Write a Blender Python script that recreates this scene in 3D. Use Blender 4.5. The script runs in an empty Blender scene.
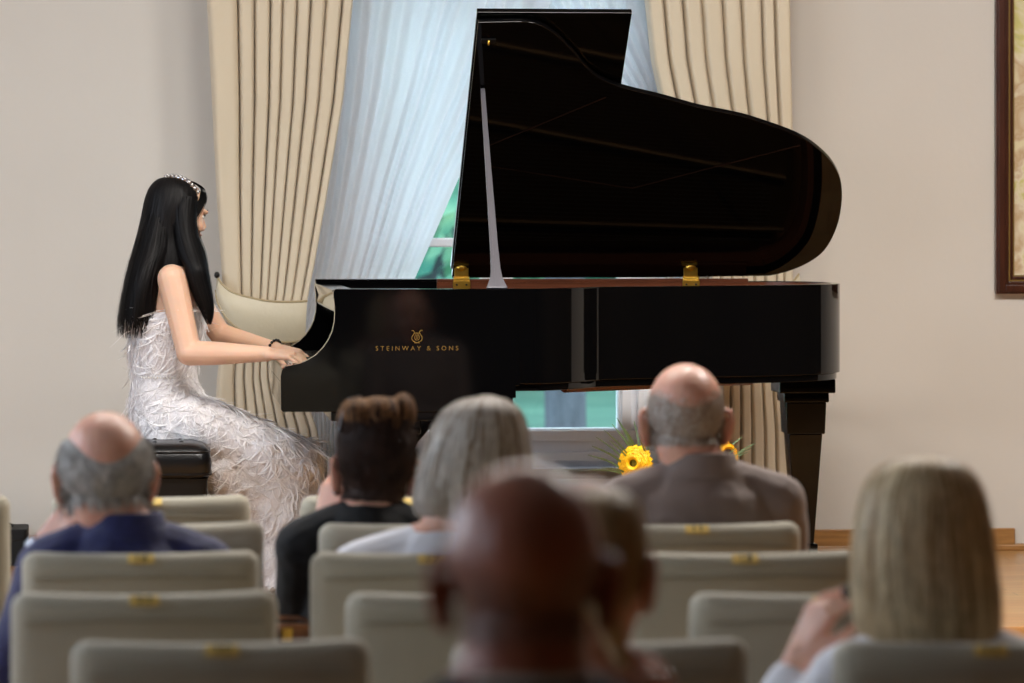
import bpy, bmesh, math, random
from mathutils import Vector, Matrix, noise
from mathutils.bvhtree import BVHTree
random.seed(7)
C = bpy.context.scene.collection
SC = bpy.context.scene
F, HY, HZ = 3900.0, 215.0, 1.525          # focal length (px), horizon row, camera height
AL = math.radians(5.4)                    # the hall is turned this much against the camera axis
RM = Matrix.Rotation(AL, 4, 'Z')
RMI = RM.inverted()
STZ = .205                                # stage height
V = Vector
PI = math.pi

def P(px, py, D):
    return V(((px-512)*D/F, D, HZ-(py-HY)*D/F))
def PV(px, py, v):                        # a sight line meets the plane v = const of the hall -> hall coordinates
    d = RMI @ V(((px-512)/F, 1, -(py-HY)/F))
    t = v/d.y
    return V((d.x*t, v, HZ+d.z*t))

# ------------------------------------------------------------------ materials
def nodemat(name):
    m = bpy.data.materials.new(name); m.use_nodes = True
    nt = m.node_tree; b = nt.nodes['Principled BSDF']
    return m, nt, b
def lin(c):
    return tuple((x/255/12.92 if x/255 <= .04045 else ((x/255+.055)/1.055)**2.4) for x in c)
def mat(name, col, rough=.6, metal=0, bump=0, bscale=60, var=0, vscale=8, coat=0, stretch=None, spec=.5, sheen=0, sss=0, col2=None, emit=0):
    m, nt, b = nodemat(name); L = nt.links
    c = lin(col)
    b.inputs['Base Color'].default_value = (*c, 1)
    b.inputs['Roughness'].default_value = rough
    b.inputs['Metallic'].default_value = metal
    b.inputs['Specular IOR Level'].default_value = spec
    b.inputs['Coat Weight'].default_value = coat
    b.inputs['Coat Roughness'].default_value = .03
    b.inputs['Sheen Weight'].default_value = sheen
    if sss:
        b.inputs['Subsurface Weight'].default_value = sss
        b.inputs['Subsurface Radius'].default_value = (.02, .008, .004)
        b.inputs['Subsurface Scale'].default_value = .5
    tc = nt.nodes.new('ShaderNodeTexCoord'); mp = nt.nodes.new('ShaderNodeMapping')
    L.new(tc.outputs['Object'], mp.inputs[0])
    if stretch: mp.inputs['Scale'].default_value = stretch
    if var or col2:
        n = nt.nodes.new('ShaderNodeTexNoise'); n.inputs['Scale'].default_value = vscale; n.inputs['Detail'].default_value = 5
        L.new(mp.outputs[0], n.inputs[0])
        r = nt.nodes.new('ShaderNodeValToRGB'); L.new(n.outputs[0], r.inputs[0]); L.new(r.outputs[0], b.inputs['Base Color'])
        if col2: c2 = lin(col2)
        else: c2 = tuple(x*(1-var) for x in c)
        r.color_ramp.elements[0].position = .35; r.color_ramp.elements[1].position = .65
        r.color_ramp.elements[0].color = (*c2, 1); r.color_ramp.elements[1].color = (*c, 1)
    if bump:
        n = nt.nodes.new('ShaderNodeTexNoise'); n.inputs['Scale'].default_value = bscale; n.inputs['Detail'].default_value = 3
        L.new(mp.outputs[0], n.inputs[0])
        bp = nt.nodes.new('ShaderNodeBump'); bp.inputs['Strength'].default_value = bump; bp.inputs['Distance'].default_value = .01
        L.new(n.outputs[0], bp.inputs['Height']); L.new(bp.outputs[0], b.inputs['Normal'])
    return m
def wood_floor(name):
    m, nt, b = nodemat(name); L = nt.links
    tc = nt.nodes.new('ShaderNodeTexCoord')
    br = nt.nodes.new('ShaderNodeTexBrick'); L.new(tc.outputs['Object'], br.inputs[0])
    br.inputs['Scale'].default_value = 1; br.inputs['Brick Width'].default_value = .55; br.inputs['Row Height'].default_value = .09
    br.inputs['Mortar Size'].default_value = .0015
    br.inputs['Color1'].default_value = (*lin((206, 160, 104)), 1); br.inputs['Color2'].default_value = (*lin((188, 136, 80)), 1)
    br.inputs['Mortar'].default_value = (*lin((90, 56, 28)), 1)
    n = nt.nodes.new('ShaderNodeTexNoise'); mp = nt.nodes.new('ShaderNodeMapping'); mp.inputs['Scale'].default_value = (3, 60, 3)
    L.new(tc.outputs['Object'], mp.inputs[0]); L.new(mp.outputs[0], n.inputs[0]); n.inputs['Scale'].default_value = 1.5
    mx = nt.nodes.new('ShaderNodeMixRGB'); mx.blend_type = 'MULTIPLY'; mx.inputs[0].default_value = .35
    L.new(br.outputs[0], mx.inputs[1]); L.new(n.outputs['Color'], mx.inputs[2]); L.new(mx.outputs[0], b.inputs['Base Color'])
    b.inputs['Roughness'].default_value = .28
    return m
M = {}
M['wall'] = mat('wall_paint', (217, 212, 204), .85, bump=.08, bscale=25, var=.03, vscale=2)
M['ceil'] = mat('ceiling_paint', (150, 143, 134), .9, var=.03)
M['hallwall'] = mat('hall_side_paint', (52, 44, 38), .9, var=.05)
M['floor'] = wood_floor('oak_parquet')
M['oak'] = mat('oak_trim', (176, 128, 74), .4, var=.3, vscale=3, stretch=(2, 30, 30))
M['black'] = mat('black_piano_lacquer', (6, 6, 7), .05, var=.1, vscale=3, spec=.3)
M['blacksatin'] = mat('black_satin', (14, 13, 14), .3, var=.2)
M['veneer'] = mat('brown_inner_veneer', (104, 56, 34), .3, var=.35, vscale=4, stretch=(2, 20, 20))
M['spruce'] = mat('spruce_board', (112, 70, 40), .4, var=.25, vscale=4, stretch=(3, 40, 3))
M['iron'] = mat('bronze_plate_paint', (84, 60, 30), .35, metal=.7, bump=.1, bscale=80)
M['steel'] = mat('string_steel', (150, 150, 155), .3, metal=1, var=.1)
M['brass'] = mat('polished_brass', (244, 196, 84), .3, metal=1, var=.15, vscale=20)
M['gold'] = mat('gold_leaf', (128, 100, 44), .5, metal=.3, var=.1)
M['plate'] = mat('brass_number_plate', (232, 200, 112), .42, metal=.2, var=.15, vscale=30)
M['ink'] = mat('engraved_black', (22, 18, 12), .6, var=.1)
M['ivory'] = mat('ivory_key', (235, 232, 220), .2, var=.03)
M['fabric'] = mat('greige_upholstery', (176, 168, 148), .8, bump=.25, bscale=500, var=.1, vscale=5, sheen=.25)
M['piping'] = mat('greige_piping', (160, 152, 132), .8, bump=.2, bscale=300, var=.1)
M['metal'] = mat('dark_chair_metal', (60, 58, 56), .35, metal=.8, var=.1)
M['curtain'] = mat('beige_curtain_cloth', (217, 202, 176), .75, bump=.12, bscale=400, var=.05, vscale=3, sheen=.3, stretch=(1, 1, .3))
M['band'] = mat('beige_satin_tieback', (208, 197, 170), .45, bump=.12, bscale=60, var=.08, sheen=.4)
M['piped'] = mat('tieback_piping', (180, 162, 126), .5, var=.1)
M['white'] = mat('white_window_paint', (246, 249, 255), .35, var=.02)
M['sill'] = mat('stone_window_sill', (176, 166, 150), .5, var=.15, vscale=20)
M['skin_p'] = mat('pale_skin', (226, 184, 156), .5, bump=.04, bscale=150, var=.08, sss=.25)
M['skin_m'] = mat('ruddy_skin', (222, 172, 150), .42, bump=.08, bscale=120, col2=(208, 148, 126), vscale=14, sss=.2)
M['skin_f'] = mat('shaded_bald_skin', (176, 110, 86), .36, bump=.05, bscale=120, col2=(156, 92, 70), vscale=9, sss=.12)  # darker skin tone, shade on the nearest head put into the colour
M['skin_w'] = mat('rosy_skin', (224, 176, 154), .5, bump=.05, bscale=120, col2=(212, 156, 134), vscale=14, sss=.2)
M['eye'] = mat('eye_white', (230, 228, 222), .15, var=.02)
M['iris'] = mat('dark_iris', (38, 26, 18), .15, var=.1)
M['lip'] = mat('lip', (178, 96, 88), .4, var=.1)
M['hair_k'] = mat('black_hair', (11, 9, 10), .6, var=.4, vscale=30, spec=.22)
M['hair_k2'] = mat('soft_black_hair', (20, 17, 18), .5, var=.3, vscale=30, spec=.22)  # slightly lighter black for part of the strands
M['hair_b'] = mat('dark_brown_hair', (50, 32, 24), .7, var=.4, vscale=30, spec=.22)
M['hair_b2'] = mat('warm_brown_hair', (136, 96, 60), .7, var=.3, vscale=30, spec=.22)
M['hair_g'] = mat('grey_hair', (176, 172, 168), .55, var=.3, vscale=60, spec=.22)
M['hair_g2'] = mat('pale_grey_hair', (214, 208, 200), .55, var=.2, vscale=60, spec=.22)
M['hair_w'] = mat('white_hair', (200, 192, 182), .5, var=.2, vscale=40, spec=.22)
M['hair_w2'] = mat('white_brown_hair', (146, 126, 106), .5, var=.25, vscale=40, spec=.22)
M['hair_l'] = mat('blonde_hair', (234, 212, 172), .45, var=.2, vscale=40, spec=.22)
M['hair_l2'] = mat('dark_blonde_hair', (184, 150, 106), .45, var=.3, vscale=40, spec=.22)
M['hair_s'] = mat('short_grey_brown_stubble', (176, 154, 138), .6, var=.3, vscale=80)
M['hair_d'] = mat('dark_short_hair', (84, 58, 48), .55, var=.4, vscale=60)
M['navy'] = mat('navy_speckled_shirt', (30, 34, 92), .8, bump=.2, bscale=200, col2=(20, 24, 70), vscale=120, sheen=.2)
M['taupe'] = mat('taupe_jacket', (136, 120, 114), .85, bump=.2, bscale=300, var=.1, vscale=12, sheen=.2)
M['blk'] = mat('black_knit', (14, 14, 17), .85, bump=.2, bscale=200, var=.2)
M['suit'] = mat('dark_suit_cloth', (24, 25, 32), .85, bump=.2, bscale=300, var=.15)
M['blouse'] = mat('white_blouse', (226, 226, 234), .75, bump=.15, bscale=40, var=.05)
M['cream'] = mat('cream_shirt_collar', (214, 204, 186), .7, bump=.1, var=.05)
M['dress'] = mat('white_dress', (238, 234, 236), .75, bump=.5, bscale=55, var=.07, vscale=25, sheen=.3)
M['feather'] = mat('white_feather', (248, 245, 245), .7, var=.03, vscale=30, sheen=.5)
M['leather'] = mat('black_leather', (12, 12, 14), .32, bump=.12, bscale=120, var=.2)
M['bag'] = mat('tan_leather', (170, 112, 66), .45, bump=.15, bscale=80, col2=(96, 58, 34), vscale=14)
M['trouser'] = mat('charcoal_trousers', (44, 42, 46), .85, bump=.1, var=.15)
M['shoe'] = mat('black_shoe', (16, 14, 14), .3, var=.1)
M['frame'] = mat('dark_walnut_frame', (74, 38, 24), .3, var=.4, vscale=5, stretch=(12, 12, 1), bump=.05)
M['petal'] = mat('sunflower_petal', (253, 206, 10), .5, col2=(246, 178, 4), vscale=40)
M['disc'] = mat('sunflower_disc', (66, 42, 18), .8, bump=.6, bscale=300, var=.4, vscale=120)
M['discg'] = mat('green_flower_disc', (150, 140, 30), .8, bump=.6, bscale=300, var=.4, vscale=120)
M['leaf'] = mat('green_leaf', (84, 112, 58), .5, var=.3, vscale=20)
M['blade'] = mat('grass_blade_green', (120, 150, 104), .5, var=.3, vscale=15)
M['vase'] = mat('glazed_vase', (120, 128, 120), .2, var=.15)
M['bark'] = mat('tree_bark', (88, 94, 104), .9, bump=.6, bscale=12, var=.4, vscale=6, stretch=(3, 3, .6))
M['tleaf'] = mat('tree_leaves', (58, 134, 108), .6, col2=(20, 80, 76), vscale=1.4)
M['tleaf2'] = mat('pale_tree_leaves', (176, 222, 178), .6, col2=(52, 140, 124), vscale=1.8)
M['lawn'] = mat('lawn_grass', (72, 118, 98), .9, col2=(44, 94, 78), vscale=1.2)
M['silver'] = mat('silver_tiara', (210, 210, 215), .2, metal=1, var=.05)
M['pearl'] = mat('pearl', (240, 236, 230), .2, coat=.5, var=.03)
M['bead'] = mat('dark_bead', (24, 18, 20), .25, var=.2)
M['blackcloth'] = mat('black_nylon', (10, 10, 12), .7, bump=.2, bscale=80, var=.2)
M['stick'] = mat('polished_lid_prop', (112, 110, 116), .3, metal=.4, var=.06)
def painting_mat():
    m, nt, b = nodemat('abstract_painting'); L = nt.links
    tc = nt.nodes.new('ShaderNodeTexCoord'); n = nt.nodes.new('ShaderNodeTexNoise'); n.inputs['Scale'].default_value = 5; n.inputs['Detail'].default_value = 8
    n.inputs['Distortion'].default_value = 1.2
    L.new(tc.outputs['Object'], n.inputs[0]); r = nt.nodes.new('ShaderNodeValToRGB'); L.new(n.outputs[0], r.inputs[0]); L.new(r.outputs[0], b.inputs['Base Color'])
    e = r.color_ramp.elements; e[0].position = .3; e[0].color = (*lin((150, 168, 170)), 1); e[1].position = .7; e[1].color = (*lin((224, 214, 178)), 1)
    for p, c in ((.42, (206, 200, 122)), (.5, (226, 216, 190)), (.6, (196, 168, 130))):
        x = e.new(p); x.color = (*lin(c), 1)
    b.inputs['Roughness'].default_value = .6
    return m
M['painting'] = painting_mat()
def sheer_mat():
    m = bpy.data.materials.new('sheer_voile'); m.use_nodes = True; nt = m.node_tree; nt.nodes.clear(); L = nt.links
    o = nt.nodes.new('ShaderNodeOutputMaterial')
    d = nt.nodes.new('ShaderNodeBsdfDiffuse'); d.inputs[0].default_value = (.9, .91, .93, 1)
    t = nt.nodes.new('ShaderNodeBsdfTranslucent'); t.inputs[0].default_value = (.93, .95, .98, 1)
    tr = nt.nodes.new('ShaderNodeBsdfTransparent')
    a = nt.nodes.new('ShaderNodeMixShader'); a.inputs[0].default_value = .72
    L.new(d.outputs[0], a.inputs[1]); L.new(t.outputs[0], a.inputs[2])
    b = nt.nodes.new('ShaderNodeMixShader')
    tc = nt.nodes.new('ShaderNodeTexCoord'); n = nt.nodes.new('ShaderNodeTexNoise'); n.inputs['Scale'].default_value = 300
    L.new(tc.outputs['Object'], n.inputs[0]); mr = nt.nodes.new('ShaderNodeMapRange'); mr.inputs[3].default_value = .1; mr.inputs[4].default_value = .22
    L.new(n.outputs[0], mr.inputs[0]); L.new(mr.outputs[0], b.inputs[0])
    L.new(a.outputs[0], b.inputs[1]); L.new(tr.outputs[0], b.inputs[2]); L.new(b.outputs[0], o.inputs[0])
    return m
M['sheer'] = sheer_mat()
def glass_mat():
    m = bpy.data.materials.new('window_glass'); m.use_nodes = True; nt = m.node_tree; nt.nodes.clear(); L = nt.links
    o = nt.nodes.new('ShaderNodeOutputMaterial'); g = nt.nodes.new('ShaderNodeBsdfGlossy'); g.inputs['Roughness'].default_value = .02
    tr = nt.nodes.new('ShaderNodeBsdfTransparent'); tr.inputs[0].default_value = (.93, .97, .96, 1)
    b = nt.nodes.new('ShaderNodeMixShader'); fr = nt.nodes.new('ShaderNodeFresnel'); fr.inputs[0].default_value = 1.3
    L.new(fr.outputs[0], b.inputs[0]); L.new(tr.outputs[0], b.inputs[1]); L.new(g.outputs[0], b.inputs[2]); L.new(b.outputs[0], o.inputs[0])
    return m
M['glass'] = glass_mat()

# ------------------------------------------------------------------ mesh building
MW = {}
def thing(name, label, cat, loc=(0, 0, 0), rz=0, group=None):
    o = bpy.data.objects.new(name, None); C.objects.link(o); o.empty_display_size = .05
    o.location = loc; o.rotation_euler = (0, 0, rz)
    o['label'] = label; o['category'] = cat
    if group: o['group'] = group
    MW[o.name] = Matrix.Translation(V(loc)) @ Matrix.Rotation(rz, 4, 'Z')
    return o
def tag(o, label, cat, group=None, kind=None):
    if label: o['label'] = label
    if cat: o['category'] = cat
    if group: o['group'] = group
    if kind: o['kind'] = kind
    return o
class MB:
    def __init__(s): s.v = []; s.f = []
    def add(s, vs, fs):
        n = len(s.v); s.v += [V(a) for a in vs]; s.f += [tuple(i+n for i in f) for f in fs]; return s
    def box(s, a, b):
        x0, y0, z0 = a; x1, y1, z1 = b
        return s.add([(x0,y0,z0),(x1,y0,z0),(x1,y1,z0),(x0,y1,z0),(x0,y0,z1),(x1,y0,z1),(x1,y1,z1),(x0,y1,z1)],
            [(0,3,2,1),(4,5,6,7),(0,1,5,4),(1,2,6,5),(2,3,7,6),(3,0,4,7)])
    def rings(s, rs, close=True, cap=True):
        n = len(rs[0]); vs = [p for r in rs for p in r]; fs = []
        for i in range(len(rs)-1):
            for j in range(n if close else n-1):
                k = (j+1) % n
                fs.append((i*n+j, i*n+k, (i+1)*n+k, (i+1)*n+j))
        if cap: fs.append(tuple(range(n-1, -1, -1))); fs.append(tuple(range((len(rs)-1)*n, len(rs)*n)))
        return s.add(vs, fs)
    def tube(s, pts, rad, n=10, flat=1.0, up=None):
        pts = [V(p) for p in pts]
        if not hasattr(rad, '__len__'): rad = [rad]*len(pts)
        rs = []; t0 = None
        for i, p in enumerate(pts):
            t = (pts[min(i+1, len(pts)-1)]-pts[max(i-1, 0)]).normalized()
            if t0 is None:
                a = (V(up) if up else (V((0,0,1)) if abs(t.z) < .9 else V((1,0,0))))
                u = (a - t*a.dot(t)).normalized()
            else: u = (u - t*u.dot(t)).normalized()
            t0 = t; w = t.cross(u)
            rs.append([p+(u*math.cos(2*PI*j/n)*flat+w*math.sin(2*PI*j/n))*rad[i] for j in range(n)])
        return s.rings(rs)
    def cap(s, p0, r0, p1, r1, n=14):          # tapered capsule
        p0 = V(p0); p1 = V(p1); d = (p1-p0); l = max(d.length, 1e-5); d = d/l
        pts = []; rr = []
        for k in range(5):
            a = PI/2*(k/4); pts.append(p0-d*r0*math.cos(a)); rr.append(max(r0*math.sin(a), .0004))
        for k in range(5):
            a = PI/2*(k/4); pts.append(p1+d*r1*math.sin(a)); rr.append(max(r1*math.cos(a), .0004))
        a = V((0,0,1)) if abs(d.z) < .9 else V((1,0,0))
        u = (a-d*a.dot(d)).normalized(); w = d.cross(u)
        return s.rings([[p+(u*math.cos(2*PI*j/n)+w*math.sin(2*PI*j/n))*r for j in range(n)] for p, r in zip(pts, rr)])
    def ell(s, c, r, m=None, n=20, k=12):
        c = V(c); rs = []
        for i in range(k+1):
            a = PI*i/k; z = -math.cos(a); q = max(math.sin(a), .002)
            ring = []
            for j in range(n):
                b = 2*PI*j/n; p = V((math.cos(b)*q*r[0], math.sin(b)*q*r[1], z*r[2]))
                ring.append(c+(m @ p if m else p))
            rs.append(ring)
        return s.rings(rs)
    def prism(s, poly, d):                      # closed polygon pushed along vector d
        d = V(d); n = len(poly); a = [V(p) for p in poly]; b = [p+d for p in a]
        return s.add(a+b, [tuple(range(n-1, -1, -1)), tuple(range(n, 2*n))]+[(i, (i+1)%n, n+(i+1)%n, n+i) for i in range(n)])
    def xf(s, m): s.v = [m @ p for p in s.v]; return s
    def join(s, o): return s.add(o.v, o.f)
    def build(s, name, m, parent=None, space='L', smooth=True, bevel=0, seg=2, fix=True, origin=None):
        if space == 'W': T = MW[parent.name].inverted() if parent else (Matrix.Translation(-V(origin)) if origin else Matrix())
        elif space == 'R': T = (MW[parent.name].inverted() @ RM) if parent else (Matrix.Translation(-V(origin)) if origin else Matrix())
        else: T = Matrix()
        me = bpy.data.meshes.new(name); me.from_pydata([T @ p for p in s.v], [], s.f)
        if fix or bevel:
            bm = bmesh.new(); bm.from_mesh(me)
            if fix: bmesh.ops.recalc_face_normals(bm, faces=bm.faces)
            if bevel:
                es = [e for e in bm.edges if len(e.link_faces) == 2 and e.calc_face_angle(0) > .5]
                bmesh.ops.bevel(bm, geom=es, offset=bevel, segments=seg, profile=.5, affect='EDGES', clamp_overlap=True)
            bm.to_mesh(me); bm.free()
        if m: me.materials.append(m)
        me.polygons.foreach_set('use_smooth', [smooth]*len(me.polygons))
        if smooth: me.set_sharp_from_angle(angle=math.radians(38))
        me.update()
        o = bpy.data.objects.new(name, me); C.objects.link(o)
        if bevel and smooth:
            wn_ = o.modifiers.new('weighted', 'WEIGHTED_NORMAL'); wn_.keep_sharp = True; wn_.weight = 90
        if parent: o.parent = parent; MW[o.name] = MW[parent.name]
        elif space == 'R':
            o.rotation_euler.z = AL; MW[o.name] = RM
            if origin: o.location = RM @ V(origin)
        elif origin: o.location = V(origin)
        return o
def organic(mb, name, m, parent, voxel=.006, it=6, fac=.5, disp=None):
    """one continuous skin over overlapping closed shapes (world coordinates)"""
    me = bpy.data.meshes.new('t'); me.from_pydata(mb.v, [], mb.f)
    bm = bmesh.new(); bm.from_mesh(me); bmesh.ops.recalc_face_normals(bm, faces=bm.faces); bm.to_mesh(me); bm.free()
    t = bpy.data.objects.new('t', me); C.objects.link(t)
    r = t.modifiers.new('r', 'REMESH'); r.mode = 'VOXEL'; r.voxel_size = voxel; r.adaptivity = 0; r.use_smooth_shade = True
    if it:
        q = t.modifiers.new('s', 'SMOOTH'); q.factor = fac; q.iterations = it
    dg = bpy.context.evaluated_depsgraph_get()
    out = bpy.data.meshes.new_from_object(t.evaluated_get(dg))
    bpy.data.objects.remove(t); bpy.data.meshes.remove(me)
    if disp:
        out.update(); ns = [v.normal.copy() for v in out.vertices]
        for v, n_ in zip(out.vertices, ns): v.co = v.co+n_*disp(v.co, n_)
    world = [v.co.copy() for v in out.vertices]
    wn = [v.normal.copy() for v in out.vertices]
    polys = [tuple(p.vertices) for p in out.polygons]
    T = MW[parent.name].inverted(); out.transform(T)
    out.materials.clear(); out.materials.append(m)
    out.polygons.foreach_set('use_smooth', [True]*len(out.polygons))
    out.name = name
    o = bpy.data.objects.new(name, out); C.objects.link(o); o.parent = parent; MW[o.name] = MW[parent.name]
    return o, world, wn, polys
def struct(o): o['kind'] = 'structure'; return o
def text_mb(txt, size, depth, m4, spacing=1.0, align='CENTER'):
    cu = bpy.data.curves.new('t', 'FONT'); cu.body = txt; cu.size = size; cu.extrude = depth; cu.align_x = align; cu.align_y = 'CENTER'; cu.space_character = spacing
    o = bpy.data.objects.new('t', cu); C.objects.link(o)
    dg = bpy.context.evaluated_depsgraph_get(); me = bpy.data.meshes.new_from_object(o.evaluated_get(dg))
    mb = MB().add([m4 @ v.co for v in me.vertices], [tuple(p.vertices) for p in me.polygons])
    bpy.data.objects.remove(o); bpy.data.curves.remove(cu); bpy.data.meshes.remove(me)
    return mb
def copy_tree(root, loc, rz):
    r = root.copy(); C.objects.link(r); r.location = loc; r.rotation_euler = (0, 0, rz)
    MW[r.name] = Matrix.Translation(V(loc)) @ Matrix.Rotation(rz, 4, 'Z')
    for ch in list(root.children):
        if ch.get('own'): continue
        c = ch.copy(); C.objects.link(c); c.parent = r; MW[c.name] = MW[r.name]
        for g in ch.children:
            d = g.copy(); C.objects.link(d); d.parent = c
    return r

# ------------------------------------------------------------------ the hall
VW = 15.13; U0, U1, V0, V1, ZC = -3.4, 6.6, -1.6, VW, 4.4
struct(MB().box((U0-.2, V0-.2, -.1), (U1+.2, VW+.3, 0)).build('floor', M['floor'], space='R', smooth=False))
struct(MB().box((U0, 12.3, .001), (U1, VW, STZ)).build('floor_stage', M['floor'], space='R', smooth=False, bevel=.004))
struct(MB().box((U0-.2, V0-.2, ZC), (U1+.2, VW+.35, ZC+.1)).build('ceiling', M['ceil'], space='R', smooth=False))
wl, wr = PV(322, 300, VW).x, PV(668, 300, VW).x
wb = PV(500, 471, VW).z; wt = 2.98
b = MB()
b.box((U0-.2, VW, 0), (wl, VW+.34, ZC)).box((wr, VW, 0), (U1+.2, VW+.34, ZC)).box((wl, VW, 0), (wr, VW+.34, wb)).box((wl, VW, wt), (wr, VW+.34, ZC))
struct(b.build('wall_back', M['wall'], space='R', smooth=False))
struct(MB().box((U1, V0, 0), (U1+.2, VW, ZC)).build('wall_right', M['hallwall'], space='R', smooth=False))
struct(MB().box((U0-.2, V0-.2, 0), (U1+.2, V0, ZC)).build('wall_front', M['hallwall'], space='R', smooth=False))
b = MB()                                       # left wall, three tall windows beside the audience, one added for stage light
ws = [(3.0, 4.4), (5.8, 7.2), (8.6, 10.0), (11.4, 12.8)]
e = V0
for a_, c_ in ws+[(VW, VW)]:
    b.box((U0-.2, e, 0), (U0, a_, ZC)); e = c_
for a_, c_ in ws: b.box((U0-.2, a_, 0), (U0, c_, .9)).box((U0-.2, a_, 3.5), (U0, c_, ZC))
struct(b.build('wall_left', M['hallwall'], space='R', smooth=False))
for i, (a_, c_) in enumerate(ws):
    b = MB(); z0, z1 = .9, 3.5
    for q in (a_, (a_+c_)/2-.03, c_-.06): b.box((U0-.12, q, z0), (U0-.06, q+.06, z1))
    for q in (z0, 2.6, z1-.06): b.box((U0-.12, a_, q), (U0-.06, c_, q+.06))
    fr = struct(b.build('window_%d' % (i+2), M['white'], space='R', smooth=False))
# skirting: a taller board that stops near the picture, a thin strip in front of it
ul, ur = PV(205, 540, VW).x, PV(1014, 540, VW).x
zt = PV(900, 529, VW-.02).z
struct(MB().box((wr+.1, VW-.022, STZ), (ur, VW, zt)).build('baseboard_back_right', M['oak'], space='R', smooth=False, bevel=.003))
struct(MB().box((U0, VW-.022, STZ), (wl-.1, VW, zt)).build('baseboard_back_left', M['oak'], space='R', smooth=False, bevel=.003))
struct(MB().box((U0, VW-.04, STZ), (U1, VW-.022, STZ+.022)).build('trim_1', M['oak'], space='R', smooth=False, bevel=.004))
struct(MB().box((ur+.0, VW-.022, STZ), (U1, VW, STZ+.025)).build('trim_2', M['oak'], space='R', smooth=False, bevel=.003))

# the window of the stage
VG = VW+.12
w = struct(thing('window_1', 'white casement window', 'window')); del w['label']; del w['category']
gx0, gx1 = PV(379, 300, VG).x, PV(617, 300, VG).x
gz0 = PV(560, 428, VG).z; fz0 = PV(560, 468, VG-.05).z; mz0, mz1 = PV(440, 247, VG).z, PV(440, 238, VG).z
mx0, mx1 = PV(480, 300, VG).x, PV(512, 300, VG).x
b = MB()
b.box((wl, VG-.04, fz0), (gx0, VG+.04, wt)).box((gx1, VG-.04, fz0), (wr, VG+.04, wt)).box((gx0, VG-.04, fz0), (gx1, VG+.04, gz0)).box((gx0, VG-.04, wt-.12), (gx1, VG+.04, wt))
b.box((mx0, VG-.045, gz0), (mx1, VG+.04, wt-.12))
for q in (gx0, mx1):
    e = mx0 if q == gx0 else gx1
    b.box((q, VG-.03, mz0), (e, VG+.03, mz1)).box((q, VG-.03, 2.42), (e, VG+.03, 2.46))
b.build('window_frame', M['white'], w, 'R', smooth=False, bevel=.006)
b = MB()                                       # raised sash mouldings
zs = [PV(560, 441, VG-.06).z, PV(560, 452, VG-.06).z, PV(560, 461, VG-.07).z]
b.box((wl+.04, VG-.06, zs[0]), (wr-.04, VG-.04, gz0-.006)).box((wl+.02, VG-.075, zs[2]), (wr-.02, VG-.04, zs[1]))
b.box((gx1+.012, VG-.06, gz0-.006), (gx1+.05, VG-.04, wt-.1)).box((gx1+.075, VG-.075, zs[0]), (gx1+.10, VG-.04, wt-.08))
b.build('sash_moulding', M['white'], w, 'R', smooth=False, bevel=.003)
MB().box((gx0, VG-.004, gz0), (gx1, VG+.004, wt-.12)).build('pane', M['glass'], w, 'R', smooth=False)
struct(MB().box((wl, VW-.0, wb), (wr, VG-.04, fz0)).build('trim_3', M['white'], space='R', smooth=False))
z1 = PV(560, 470, VW-.06).z
struct(MB().box((wl-.04, VW-.07, z1-.035), (wr+.04, VW+.0, z1)).build('trim_4', M['sill'], space='R', smooth=False, bevel=.006))

# ------------------------------------------------------------------ curtains
def interp(tab, y):
    if y <= tab[0][0]: return tab[0][1:]
    for a, c in zip(tab, tab[1:]):
        if y <= c[0]:
            t = (y-a[0])/(c[0]-a[0]); return tuple(p+(q-p)*t for p, q in zip(a[1:], c[1:]))
    return tab[-1][1:]
def drape(name, m, tab, vplane, nple, amp, label, y0=-215, y1=560, flat=True, seed=1, thick=.003, first=0, cols=18, skew=0):
    """pleated cloth between the two edge curves of tab (y, left, right, depth scale), in hall coordinates"""
    rnd = random.Random(seed)
    wds = [1+rnd.uniform(-.25, .25) for _ in range(nple)]
    if first: wds[0] = first
    tot = sum(wds); ed = [0]
    for q in wds: ed.append(ed[-1]+q/tot)
    ph = [rnd.uniform(.7, 1.25) for _ in range(nple)]
    ts = []
    for i in range(nple):
        for k in range(cols): ts.append((ed[i]+(ed[i+1]-ed[i])*k/cols, i, k/cols))
    ts.append((1, nple-1, 1))
    rows = []; ny = 90
    for r in range(ny+1):
        y = y0+(y1-y0)*r/ny; L_, R_, dsc = interp(tab, y); row = []
        for t, i, k in ts:
            if flat:                            # flat fronted pleats with narrow deep returns
                q = abs(2*k-1)**7; d = q*amp*ph[i]
                xo = 0
            else: d = amp*ph[i]*(.5-.5*math.cos(2*PI*k)); xo = 0
            d = d*dsc + .006*noise.noise(V((t*9, y*.01, seed)))
            p = PV(L_+(R_-L_)*t+xo, y, vplane); row.append(V((p.x, vplane+d, p.z)))
        rows.append(row)
    n = len(ts); mb = MB()
    fr = [p for r in rows for p in r]; bk = [p+V((0, thick, 0)) for p in fr]; fs = []
    N = len(fr)
    for r in range(ny):
        for j in range(n-1):
            a = r*n+j; fs.append((a, a+n, a+n+1, a+1)); fs.append((N+a, N+a+1, N+a+n+1, N+a+n))
    mb.add(fr+bk, fs)
    return mb
VC = 14.86
tabL = [(-215, 190, 368, 1), (0, 207, 354, 1), (100, 212, 344, 1), (200, 217, 327, .9), (260, 221, 316, .7), (300, 224, 308, .5), (335, 222, 296, .5), (380, 217, 300, .8), (430, 214, 318, 1), (560, 212, 336, 1.1)]
cl = thing('curtain', 'beige pleated curtain gathered by a tieback behind the pianist', 'curtain', RM @ V((PV(265, 0, VC).x, VC, STZ)), AL, 'beige window curtains')
drape('curtain', None, tabL, VC, 9, .055, '', y1=548, first=2.2).build('curtain_cloth', M['curtain'], cl, 'R')
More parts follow.
